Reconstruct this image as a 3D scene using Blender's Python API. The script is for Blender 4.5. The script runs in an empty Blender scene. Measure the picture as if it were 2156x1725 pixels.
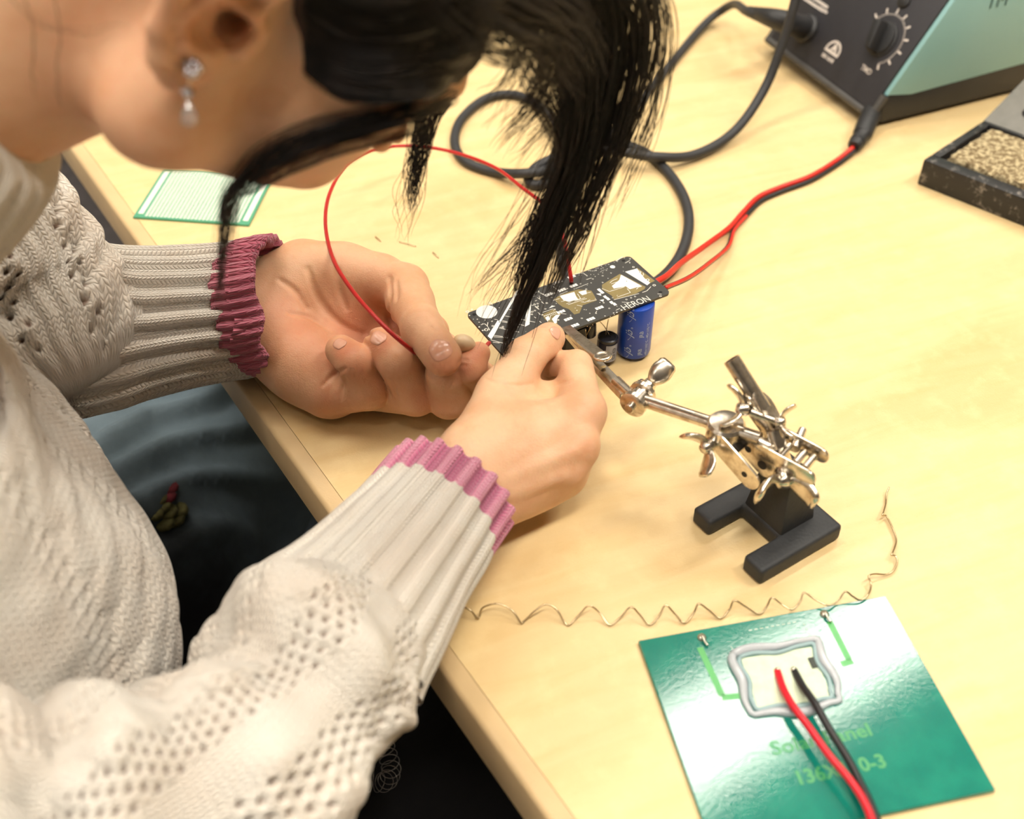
import bpy, bmesh, math, random
import numpy as np
from mathutils import Vector, Matrix, noise as mnoise
random.seed(7); rng = np.random.default_rng(7)
scene = bpy.context.scene
COL = scene.collection

# ------------------------------------------------------------------ camera, world, light, exposure
CAM_H = .494; TH = math.radians(43.0); FPX = 2457.0; CX, CY = 1078.0, 862.5      # table top is z = 0
fw = np.array([0, math.cos(TH), -math.sin(TH)]); upv = np.array([0, math.sin(TH), math.cos(TH)])
rt = np.array([1.0, 0, 0]); CAM = np.array([0, 0, CAM_H])
cd = bpy.data.cameras.new('camera'); cam = bpy.data.objects.new('camera', cd); COL.objects.link(cam)
cam.location = CAM; cam.rotation_euler = (math.pi/2 - TH, 0, 0)
cd.sensor_width = 36; cd.lens = FPX/2156*36; cd.clip_start = .02
cd.dof.use_dof = True; cd.dof.focus_distance = .705; cd.dof.aperture_fstop = 5.4
scene.camera = cam
scene.view_settings.view_transform = 'Standard'; scene.view_settings.look = 'None'
scene.view_settings.exposure = 0.0; scene.view_settings.gamma = 1.0
scene.view_settings.use_curve_mapping = False
scene.cycles.max_bounces = 5; scene.cycles.diffuse_bounces = 2; scene.cycles.glossy_bounces = 3; scene.cycles.transmission_bounces = 4; scene.cycles.transparent_max_bounces = 4
scene.cycles.use_adaptive_sampling = True; scene.cycles.adaptive_threshold = .1; scene.cycles.adaptive_min_samples = 12; scene.cycles.caustics_reflective = False; scene.cycles.caustics_refractive = False
w = bpy.data.worlds.new('world'); scene.world = w; w.use_nodes = True
w.node_tree.nodes['Background'].inputs[0].default_value = (1, .96, .9, 1)
w.node_tree.nodes['Background'].inputs[1].default_value = .25
TD = np.array([.542, -.8404, 0]); ND = np.array([.8404, .542, 0])        # along the table edge, into the table
CEIL_Z = 2.0
LIGHT_COL = (1.0, .935, .825)
LIGHT_W = 18.8
LIGHTS = []                                    # (along edge, into table) of every ceiling luminaire centre
for s_ in (-2.21, -1.01, .19): 
    for n_ in (-1.75, -.05, 1.60): LIGHTS.append((s_, n_))
for s_, n_ in LIGHTS:
    ld = bpy.data.lights.new('ceiling_lamp', 'AREA'); ld.shape = 'RECTANGLE'; ld.size = 1.2; ld.size_y = .24
    ld.energy = LIGHT_W*({-1.75: .5, -.05: 1.5, 1.60: 1.7}[n_] if s_ > 0 else .6 if s_ < -2 else {-1.75: .7, -.05: 1.0, 1.60: 1.0}[n_]); ld.color = LIGHT_COL
    lo = bpy.data.objects.new('ceiling_lamp', ld); COL.objects.link(lo)
    p_ = TD*s_ + ND*n_
    lo.location = (p_[0], p_[1], CEIL_Z-.03); lo.rotation_euler = (0, 0, math.atan2(ND[1], ND[0]))

# ------------------------------------------------------------------ placing helpers
def ray(px, py): return fw + rt*(px-CX)/FPX - upv*(py-CY)/FPX
def P(px, py, z=0.0):
    r = ray(px, py); return CAM + r*((z-CAM_H)/r[2])
def PM(px, py, zmm): return P(px, py, zmm/1000.0)
def Q(px, py, d): return CAM + ray(px, py)*d
def sn(s, n, z): 
    v = TD*s + ND*n; return np.array([v[0], v[1], z])
def proj(p):
    v = np.asarray(p)-CAM; d = v@fw; return CX+FPX*(v@rt)/d, CY-FPX*(v@upv)/d, d
def nrm(v): 
    v = np.asarray(v, float); return v/(np.linalg.norm(v)+1e-12)

# ------------------------------------------------------------------ materials
MATS = {}
def mat(name, col, rough=.5, metal=0., spec=.5, noise=0., nscale=40., bump=0., bscale=200., emit=None, coat=0., sss=0., sheen=0., alpha=1., trans=0.):
    if name in MATS: return MATS[name]
    m = bpy.data.materials.new(name); m.use_nodes = True; nt = m.node_tree; b = nt.nodes['Principled BSDF']
    c = (*col, 1)
    b.inputs['Base Color'].default_value = c; b.inputs['Roughness'].default_value = rough
    b.inputs['Metallic'].default_value = metal; b.inputs['Specular IOR Level'].default_value = spec
    if coat: b.inputs['Coat Weight'].default_value = coat; b.inputs['Coat Roughness'].default_value = .08
    if sss:
        b.inputs['Subsurface Weight'].default_value = sss; b.inputs['Subsurface Radius'].default_value = (1., .35, .18); b.inputs['Subsurface Scale'].default_value = .004
    if sheen: b.inputs['Sheen Weight'].default_value = sheen; b.inputs['Sheen Roughness'].default_value = .6
    if trans: b.inputs['Transmission Weight'].default_value = trans
    if alpha < 1: b.inputs['Alpha'].default_value = alpha
    if emit: b.inputs['Emission Color'].default_value = (*emit[:3], 1); b.inputs['Emission Strength'].default_value = emit[3]
    tc = nt.nodes.new('ShaderNodeTexCoord')
    if noise:
        n = nt.nodes.new('ShaderNodeTexNoise'); n.inputs['Scale'].default_value = nscale; n.inputs['Detail'].default_value = 6
        nt.links.new(tc.outputs['Object'], n.inputs['Vector'])
        mx = nt.nodes.new('ShaderNodeMix'); mx.data_type = 'RGBA'; mx.blend_type = 'MIX'
        mx.inputs['A'].default_value = tuple(max(0, x*(1-noise)) for x in col)+(1,); mx.inputs['B'].default_value = tuple(min(1, x*(1+noise)) for x in col)+(1,)
        mr = nt.nodes.new('ShaderNodeMapRange'); mr.inputs['From Min'].default_value = .3; mr.inputs['From Max'].default_value = .7
        nt.links.new(n.outputs['Fac'], mr.inputs['Value']); nt.links.new(mr.outputs['Result'], mx.inputs['Factor'])
        nt.links.new(mx.outputs['Result'], b.inputs['Base Color'])
    if bump:
        n2 = nt.nodes.new('ShaderNodeTexNoise'); n2.inputs['Scale'].default_value = bscale; n2.inputs['Detail'].default_value = 4
        nt.links.new(tc.outputs['Object'], n2.inputs['Vector'])
        bp = nt.nodes.new('ShaderNodeBump'); bp.inputs['Strength'].default_value = bump; bp.inputs['Distance'].default_value = .001
        nt.links.new(n2.outputs['Fac'], bp.inputs['Height']); nt.links.new(bp.outputs['Normal'], b.inputs['Normal'])
    MATS[name] = m; return m
def srgb(r, g, b):
    f = lambda c: (c/255/12.92) if c/255 <= .04045 else ((c/255+.055)/1.055)**2.4
    return (f(r), f(g), f(b))
class NB:                                       # tiny node builder
    def __init__(s, m): s.nt = m.node_tree
    def new(s, t, **k):
        n = s.nt.nodes.new(t)
        for a, v in k.items(): setattr(n, a, v)
        return n
    def put(s, sock, v):
        if isinstance(v, bpy.types.NodeSocket): s.nt.links.new(v, sock)
        else: sock.default_value = v
    def math(s, op, a, b=None, c=None):
        n = s.new('ShaderNodeMath', operation=op); s.put(n.inputs[0], a)
        if b is not None: s.put(n.inputs[1], b)
        if c is not None: s.put(n.inputs[2], c)
        return n.outputs[0]
    def mix(s, f, a, b, blend='MIX'):
        n = s.new('ShaderNodeMix', data_type='RGBA', blend_type=blend); s.put(n.inputs['Factor'], f); s.put(n.inputs['A'], a); s.put(n.inputs['B'], b); return n.outputs['Result']
    def ramp(s, v, lo, hi):
        n = s.new('ShaderNodeMapRange', interpolation_type='SMOOTHSTEP'); s.put(n.inputs['Value'], v); n.inputs['From Min'].default_value = lo; n.inputs['From Max'].default_value = hi; return n.outputs['Result']
    def noise(s, vec, scale, detail=4, rough=.5, dist=0.):
        n = s.new('ShaderNodeTexNoise'); s.put(n.inputs['Vector'], vec); n.inputs['Scale'].default_value = scale; n.inputs['Detail'].default_value = detail; n.inputs['Roughness'].default_value = rough; n.inputs['Distortion'].default_value = dist; return n.outputs['Fac']
    def mapping(s, vec, scale=(1,1,1), rot=(0,0,0), loc=(0,0,0)):
        n = s.new('ShaderNodeMapping'); s.put(n.inputs['Vector'], vec); n.inputs['Scale'].default_value = scale; n.inputs['Rotation'].default_value = rot; n.inputs['Location'].default_value = loc; return n.outputs[0]
    def bump(s, h, strength, dist, normal=None):
        n = s.new('ShaderNodeBump'); s.put(n.inputs['Height'], h); n.inputs['Strength'].default_value = strength; n.inputs['Distance'].default_value = dist
        if normal is not None: s.put(n.inputs['Normal'], normal)
        return n.outputs['Normal']
def base_mat(name, rough=.5):
    m = bpy.data.materials.new(name); m.use_nodes = True; nb = NB(m); b = m.node_tree.nodes['Principled BSDF']; b.inputs['Roughness'].default_value = rough
    tc = nb.new('ShaderNodeTexCoord'); MATS[name] = m
    return m, nb, b, tc

def wood_mat():
    m, nb, b, tc = base_mat('maple_laminate', .38)
    ang = math.atan2(.36, .93)
    v = nb.mapping(tc.outputs['Object'], rot=(0, 0, -ang))
    vs = nb.mapping(v, scale=(1.0, 7.0, 1.0))
    n1 = nb.noise(vs, 9.0, 5, .55, .6)
    n2 = nb.noise(nb.mapping(v, scale=(1.0, 3.0, 1.0)), 2.6, 3, .5, .8)
    n3 = nb.noise(nb.mapping(v, scale=(7.0, 26.0, 1.0)), 30.0, 3, .6)
    n4 = nb.noise(v, 55.0, 4, .6)
    light = (*srgb(231, 203, 152), 1); mid = (*srgb(223, 190, 134), 1); dark = (*srgb(205, 164, 104), 1)
    c = nb.mix(nb.ramp(n1, .30, .85), light, mid)
    c = nb.mix(nb.math('MULTIPLY', nb.ramp(n2, .5, .8), .55), c, dark)
    c = nb.mix(nb.math('MULTIPLY', nb.ramp(n3, .60, .80), .30), c, dark)
    c = nb.mix(nb.math('MULTIPLY', nb.ramp(n4, .45, .75), .22), c, (*srgb(252, 230, 178), 1))
    nb.put(b.inputs['Base Color'], c)
    h = nb.noise(tc.outputs['Object'], 900.0, 3, .6)
    nb.put(b.inputs['Normal'], nb.bump(h, .18, .0006)); b.inputs['Roughness'].default_value = .36; b.inputs['Specular IOR Level'].default_value = .35
    return m
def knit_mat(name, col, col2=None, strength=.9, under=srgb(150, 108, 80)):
    m, nb, b, tc = base_mat(name, .85)
    uvn = nb.new('ShaderNodeUVMap'); sp = nb.new('ShaderNodeSeparateXYZ'); nb.put(sp.inputs[0], uvn.outputs[0])
    u, v = sp.outputs[0], sp.outputs[1]
    a = nb.math('MULTIPLY', nb.math('ABSOLUTE', nb.math('SUBTRACT', nb.math('FRACT', u), .5)), 2.0)
    ph = nb.math('FRACT', nb.math('ADD', v, nb.math('MULTIPLY', a, .75)))
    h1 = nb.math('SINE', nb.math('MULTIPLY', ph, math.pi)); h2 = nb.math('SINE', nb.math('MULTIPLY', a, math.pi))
    h = nb.math('MULTIPLY', nb.math('POWER', h1, .6), nb.math('POWER', nb.math('MAXIMUM', h2, 0.001), .6))
    fz = nb.noise(tc.outputs['Object'], 1600.0, 3, .7)
    h = nb.math('ADD', h, nb.math('MULTIPLY', fz, .5))
    n1 = nb.noise(tc.outputs['Object'], 24.0, 4, .6)
    c2 = col2 or tuple(x*.88 for x in col)
    c = nb.mix(nb.ramp(n1, .35, .7), (*col, 1), (*c2, 1))
    c = nb.mix(nb.math('MULTIPLY', nb.math('SUBTRACT', 1.0, h2), .16), c, tuple(x*.72 for x in col)+(1,))  # stitch gaps darker: yarn shading painted into the colour
    at = nb.new('ShaderNodeAttribute', attribute_name='hole_shade'); c = nb.mix(nb.math('MULTIPLY', nb.ramp(at.outputs['Fac'], .25, .85), .75), c, (*under, 1))  # skin tone plus inner shade painted into eyelets, shade into cuff rib recesses
    nb.put(b.inputs['Base Color'], c)
    nb.put(b.inputs['Normal'], nb.bump(h, strength, .0014))
    b.inputs['Sheen Weight'].default_value = .35; b.inputs['Sheen Roughness'].default_value = .5; b.inputs['Specular IOR Level'].default_value = .15
    return m
def skin_mat():
    m, nb, b, tc = base_mat('skin', .48)
    at = nb.new('ShaderNodeAttribute', attribute_name='blush')
    n1 = nb.noise(tc.outputs['Object'], 45.0, 4, .55); n2 = nb.noise(tc.outputs['Object'], 260.0, 4, .6)
    pale = (*srgb(238, 196, 158), 1); mid = (*srgb(228, 178, 138), 1); red = (*srgb(206, 132, 98), 1)
    c = nb.mix(nb.ramp(n1, .35, .7), pale, mid)
    f = nb.math('ADD', nb.math('MULTIPLY', at.outputs['Fac'], .95), nb.math('MULTIPLY', nb.ramp(n2, .5, .8), .12))
    c = nb.mix(f, c, red)
    nb.put(b.inputs['Base Color'], c)
    vor = nb.new('ShaderNodeTexVoronoi'); vor.inputs['Scale'].default_value = 900.0; nb.put(vor.inputs['Vector'], nb.mapping(tc.outputs['Object'], scale=(1, 1.6, 1)))
    h = nb.math('ADD', nb.math('MULTIPLY', vor.outputs['Distance'], .6), nb.math('MULTIPLY', nb.noise(tc.outputs['Object'], 350.0, 5, .6), 1.2))
    nb.put(b.inputs['Normal'], nb.bump(h, .22, .0007))
    b.inputs['Subsurface Weight'].default_value = .22; b.inputs['Subsurface Radius'].default_value = (1, .32, .16); b.inputs['Subsurface Scale'].default_value = .0035
    b.inputs['Specular IOR Level'].default_value = .38
    return m
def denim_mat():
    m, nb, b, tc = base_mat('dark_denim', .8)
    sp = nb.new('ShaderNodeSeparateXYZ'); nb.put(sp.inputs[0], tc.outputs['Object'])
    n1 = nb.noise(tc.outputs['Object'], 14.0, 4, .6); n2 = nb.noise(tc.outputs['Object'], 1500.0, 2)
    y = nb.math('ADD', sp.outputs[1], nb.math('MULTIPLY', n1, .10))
    c = nb.mix(nb.ramp(y, .56, .72), (*srgb(30, 29, 31), 1), (*srgb(146, 166, 178), 1))  # washed blue-grey far thigh, with window light put into the denim colour
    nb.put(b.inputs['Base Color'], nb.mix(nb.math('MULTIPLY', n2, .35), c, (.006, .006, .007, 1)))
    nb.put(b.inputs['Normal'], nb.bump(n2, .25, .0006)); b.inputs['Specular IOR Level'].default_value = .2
    return m
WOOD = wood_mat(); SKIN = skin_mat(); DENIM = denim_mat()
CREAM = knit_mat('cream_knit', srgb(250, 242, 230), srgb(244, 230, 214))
PINK = knit_mat('pink_knit', srgb(244, 162, 188), srgb(234, 142, 172), under=srgb(198, 88, 132))  # under tone here is painted shade for the rib recesses
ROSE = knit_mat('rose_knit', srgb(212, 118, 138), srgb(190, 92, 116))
def chrome(): 
    m, nb, b, tc = base_mat('nickel_plate', .22); b.inputs['Metallic'].default_value = 1
    n = nb.noise(tc.outputs['Object'], 180.0, 3, .6)
    nb.put(b.inputs['Base Color'], nb.mix(nb.ramp(n, .4, .7), (*srgb(232, 224, 212), 1), (*srgb(196, 183, 165), 1)))
    nb.put(b.inputs['Roughness'], nb.math('ADD', .15, nb.math('MULTIPLY', n, .18))); return m
CHROME = chrome()
BLACKP = mat('black_plastic', srgb(38, 38, 40), .5, noise=.15, nscale=60, bump=.1, bscale=600)
IRON = mat('black_cast_iron', srgb(44, 45, 47), .6, noise=.12, nscale=90, bump=.25, bscale=500)
RUBBER = mat('black_rubber', srgb(48, 48, 50), .55, noise=.1, nscale=50, bump=.06, bscale=900)
TEAL = mat('teal_plastic', srgb(140, 186, 188), .45, noise=.05, nscale=14, bump=.08, bscale=900)
REDW = mat('red_insulation', srgb(214, 48, 34), .38, noise=.06, nscale=80)
REDT = mat('thin_red_insulation', srgb(190, 34, 34), .32, noise=.06, nscale=80)
BLKW = mat('black_insulation', srgb(32, 31, 32), .4, noise=.08, nscale=80)
TIN = mat('tinned_wire', srgb(206, 186, 150), .25, metal=1., noise=.1, nscale=200)

# ------------------------------------------------------------------ object helpers
def link(o, parent=None):
    COL.objects.link(o)
    if parent is not None:
        o.parent = parent; o.matrix_parent_inverse = Matrix.Translation(parent['_b']).inverted() if '_b' in parent else Matrix.Identity(4)
    return o
def meta(o, label, cat, group=None, kind=None):
    if label: o['label'] = label
    if cat: o['category'] = cat
    if group: o['group'] = group
    if kind: o['kind'] = kind
    return o
BASES = {}
def thing(name, label, cat, base, group=None):
    e = bpy.data.objects.new(name, None); COL.objects.link(e); e.location = tuple(base); e.empty_display_size = .01
    BASES[e.name] = Vector(base); meta(e, label, cat, group); return e
def attach(o, parent):
    COL.objects.link(o)
    if parent is not None:
        o.parent = parent
        if parent.name in BASES: o.matrix_parent_inverse = Matrix.Translation(BASES[parent.name]).inverted()
    return o
def quadmesh(name, V, Fq, m=None, parent=None, smooth=True, uv=None, loose=False):
    """fast mesh from vertex array and an (n,3) or (n,4) index array or a list"""
    me = bpy.data.meshes.new(name)
    V = np.asarray(V, float)
    if isinstance(Fq, np.ndarray) and Fq.ndim == 2:
        k = Fq.shape[1]; n = len(Fq)
        me.vertices.add(len(V)); me.vertices.foreach_set('co', V.ravel())
        me.loops.add(n*k); me.loops.foreach_set('vertex_index', Fq.ravel().astype(np.int32))
        me.polygons.add(n); me.polygons.foreach_set('loop_start', np.arange(0, n*k, k, dtype=np.int32))
        me.update(calc_edges=True)
    else:
        me.from_pydata([tuple(v) for v in V], [], [tuple(f) for f in Fq])
    if smooth: me.polygons.foreach_set('use_smooth', np.ones(len(me.polygons), bool))
    if uv is not None:
        idx = np.zeros(len(me.loops), np.int32); me.loops.foreach_get('vertex_index', idx)
        l = me.uv_layers.new(name='UVMap'); l.data.foreach_set('uv', uv[idx].ravel())
    me.validate()
    o = bpy.data.objects.new(name, me)
    if m is not None: me.materials.append(m)
    if not loose: attach(o, parent)
    return o
class MB:                                       # gathers boxes, tubes, plates into ONE mesh
    def __init__(s): s.V = []; s.F = []
    def add(s, V, F):
        o = len(s.V); s.V.extend([tuple(v) for v in V]); s.F.extend([tuple(i+o for i in f) for f in F]); return s
    def build(s, name, m, parent=None, smooth=False, bevel=0., seg=2):
        me = bpy.data.meshes.new(name); me.from_pydata(s.V, [], s.F)
        bm = bmesh.new(); bm.from_mesh(me); bmesh.ops.recalc_face_normals(bm, faces=bm.faces)
        if bevel: 
            ed = [e for e in bm.edges if len(e.link_faces) == 2 and e.calc_face_angle(0) > .5]
            bmesh.ops.bevel(bm, geom=ed, offset=bevel, segments=seg, affect='EDGES', profile=.6, clamp_overlap=True)
        bm.to_mesh(me); bm.free()
        o = bpy.data.objects.new(name, me)
        if m: me.materials.append(m)
        me.polygons.foreach_set('use_smooth', np.ones(len(me.polygons), bool))
        me.set_sharp_from_angle(angle=math.radians(180 if smooth else 38))
        return attach(o, parent)
    def box(s, c, x, y, z):                     # centre and three half-axis vectors
        c, x, y, z = map(np.asarray, (c, x, y, z)); V = [c+a*x+b*y+d*z for d in (-1, 1) for b in (-1, 1) for a in (-1, 1)]
        return s.add(V, [(0,2,3,1),(4,5,7,6),(0,1,5,4),(2,6,7,3),(0,4,6,2),(1,3,7,5)])
    def prism(s, pts, off):                     # closed polygon (3D points) extruded by vector
        n = len(pts); off = np.asarray(off); V = [np.asarray(p) for p in pts]+[np.asarray(p)+off for p in pts]
        return s.add(V, [tuple(range(n))[::-1], tuple(range(n, 2*n))]+[(i, (i+1)%n, (i+1)%n+n, i+n) for i in range(n)])
    def cyl(s, a, b, r, r2=None, n=20, caps=True):
        a, b = np.asarray(a, float), np.asarray(b, float); r2 = r if r2 is None else r2
        d = nrm(b-a); x = nrm(np.cross(d, [0,0,1] if abs(d[2]) < .9 else [1,0,0])); y = np.cross(d, x)
        V = [a+(x*math.cos(t)+y*math.sin(t))*r for t in np.linspace(0, 2*math.pi, n, False)]+[b+(x*math.cos(t)+y*math.sin(t))*r2 for t in np.linspace(0, 2*math.pi, n, False)]
        F = [(i, (i+1)%n, (i+1)%n+n, i+n) for i in range(n)]
        if caps: F += [tuple(range(n))[::-1], tuple(range(n, 2*n))]
        return s.add(V, F)
    def lathe(s, a, d, prof, n=28):             # profile [(h, r)] around axis d from a
        a = np.asarray(a, float); d = nrm(d); x = nrm(np.cross(d, [0,0,1] if abs(d[2]) < .9 else [1,0,0])); y = np.cross(d, x)
        V = []; F = []
        for h, r in prof: V += [a+d*h+(x*math.cos(t)+y*math.sin(t))*r for t in np.linspace(0, 2*math.pi, n, False)]
        for k in range(len(prof)-1): F += [(k*n+i, k*n+(i+1)%n, (k+1)*n+(i+1)%n, (k+1)*n+i) for i in range(n)]
        F += [tuple(range(n))[::-1], tuple(range((len(prof)-1)*n, len(prof)*n))]
        return s.add(V, F)
    def tube(s, pts, r, n=10, caps=True):
        V, F = tube_arrays(pts, r, n); F = [tuple(f) for f in F]
        if caps: F += [tuple(range(n))[::-1], tuple(range(len(V)-n, len(V)))]
        return s.add(V, F)
    def disc(s, c, x, y, r, n=16, r2=None):
        c, x, y = map(np.asarray, (c, x, y)); r2 = r if r2 is None else r2
        V = [c+x*math.cos(t)*r+y*math.sin(t)*r2 for t in np.linspace(0, 2*math.pi, n, False)]; return s.add(V, [tuple(range(n))])
    def ring(s, c, x, y, r0, r1, n=16, a0=0, a1=2*math.pi):
        c, x, y = map(np.asarray, (c, x, y)); full = abs(a1-a0-2*math.pi) < 1e-6; t = np.linspace(a0, a1, n, not full)
        V = [c+(x*math.cos(q)+y*math.sin(q))*r0 for q in t]+[c+(x*math.cos(q)+y*math.sin(q))*r1 for q in t]
        return s.add(V, [(i, (i+1)%n, (i+1)%n+n, i+n) for i in range(n if full else n-1)])
    def strip(s, c0, c1, wv): 
        c0, c1, wv = map(np.asarray, (c0, c1, wv)); return s.add([c0-wv, c1-wv, c1+wv, c0+wv], [(0,1,2,3)])
    def poly(s, pts): return s.add(pts, [tuple(range(len(pts)))])
def catmull(pts, n):
    pts = np.asarray(pts, float); P0 = np.vstack([2*pts[0]-pts[1], pts, 2*pts[-1]-pts[-2]])
    # resample by chord length
    m = len(pts)-1; out = []
    for i in range(m):
        p0, p1, p2, p3 = P0[i:i+4]; t = np.linspace(0, 1, 24, endpoint=(i == m-1))[:, None]
        out.append(.5*((2*p1)+(-p0+p2)*t+(2*p0-5*p1+4*p2-p3)*t*t+(-p0+3*p1-3*p2+p3)*t**3))
    c = np.vstack(out); L = np.concatenate([[0], np.cumsum(np.linalg.norm(np.diff(c[:, :3], axis=0), axis=1))])
    q = np.linspace(0, L[-1], n); return np.stack([np.interp(q, L, c[:, k]) for k in range(c.shape[1])], 1)
def frames(pts, ref=None):
    pts = np.asarray(pts, float); T = np.gradient(pts, axis=0); T /= np.linalg.norm(T, axis=1)[:, None]+1e-12
    X = np.zeros_like(pts); x = np.array([0,0,1.]) if ref is None else np.asarray(ref, float)
    if abs(nrm(x)@T[0]) > .95: x = np.array([1., .3, 0])
    for i in range(len(pts)):
        if ref is not None: x = np.asarray(ref, float)
        x = x-T[i]*(x@T[i]); x = nrm(x); X[i] = x
    return T, X, np.cross(T, X)
def tube_arrays(pts, r, n=10):
    pts = np.asarray(pts, float); T, X, Y = frames(pts); r = np.broadcast_to(np.asarray(r, float), (len(pts),))
    t = np.linspace(0, 2*math.pi, n, False)
    V = (pts[:, None]+(X[:, None]*np.cos(t)[None, :, None]+Y[:, None]*np.sin(t)[None, :, None])*r[:, None, None]).reshape(-1, 3)
    m = len(pts); i, j = np.meshgrid(np.arange(m-1), np.arange(n), indexing='ij')
    F = np.stack([i*n+j, i*n+(j+1)%n, (i+1)*n+(j+1)%n, (i+1)*n+j], -1).reshape(-1, 4)
    return V, F
def wire(name, pts, r, m, parent=None, n=10, res=120):
    b = MB(); b.tube(catmull(pts, res), r, n); return b.build(name, m, parent, smooth=True)
def text_mb(mb, s, size, origin, xd, yd, align='LEFT', lift=0., bold=0., shear=0., sx=1.):
    cu = bpy.data.curves.new('t', 'FONT'); cu.body = s; cu.size = size; cu.align_x = align; cu.offset = bold; cu.shear = shear; cu.resolution_u = 3
    o = bpy.data.objects.new('t', cu); COL.objects.link(o); dg = bpy.context.evaluated_depsgraph_get(); me = o.evaluated_get(dg).to_mesh()
    xd, yd = nrm(xd), nrm(yd); n = np.cross(xd, yd); origin = np.asarray(origin)
    V = [origin+xd*v.co.x*sx+yd*v.co.y+n*lift for v in me.vertices]; F = [tuple(p.vertices) for p in me.polygons]
    mb.add(V, F); o.evaluated_get(dg).to_mesh_clear(); bpy.data.objects.remove(o); bpy.data.curves.remove(cu)

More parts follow.
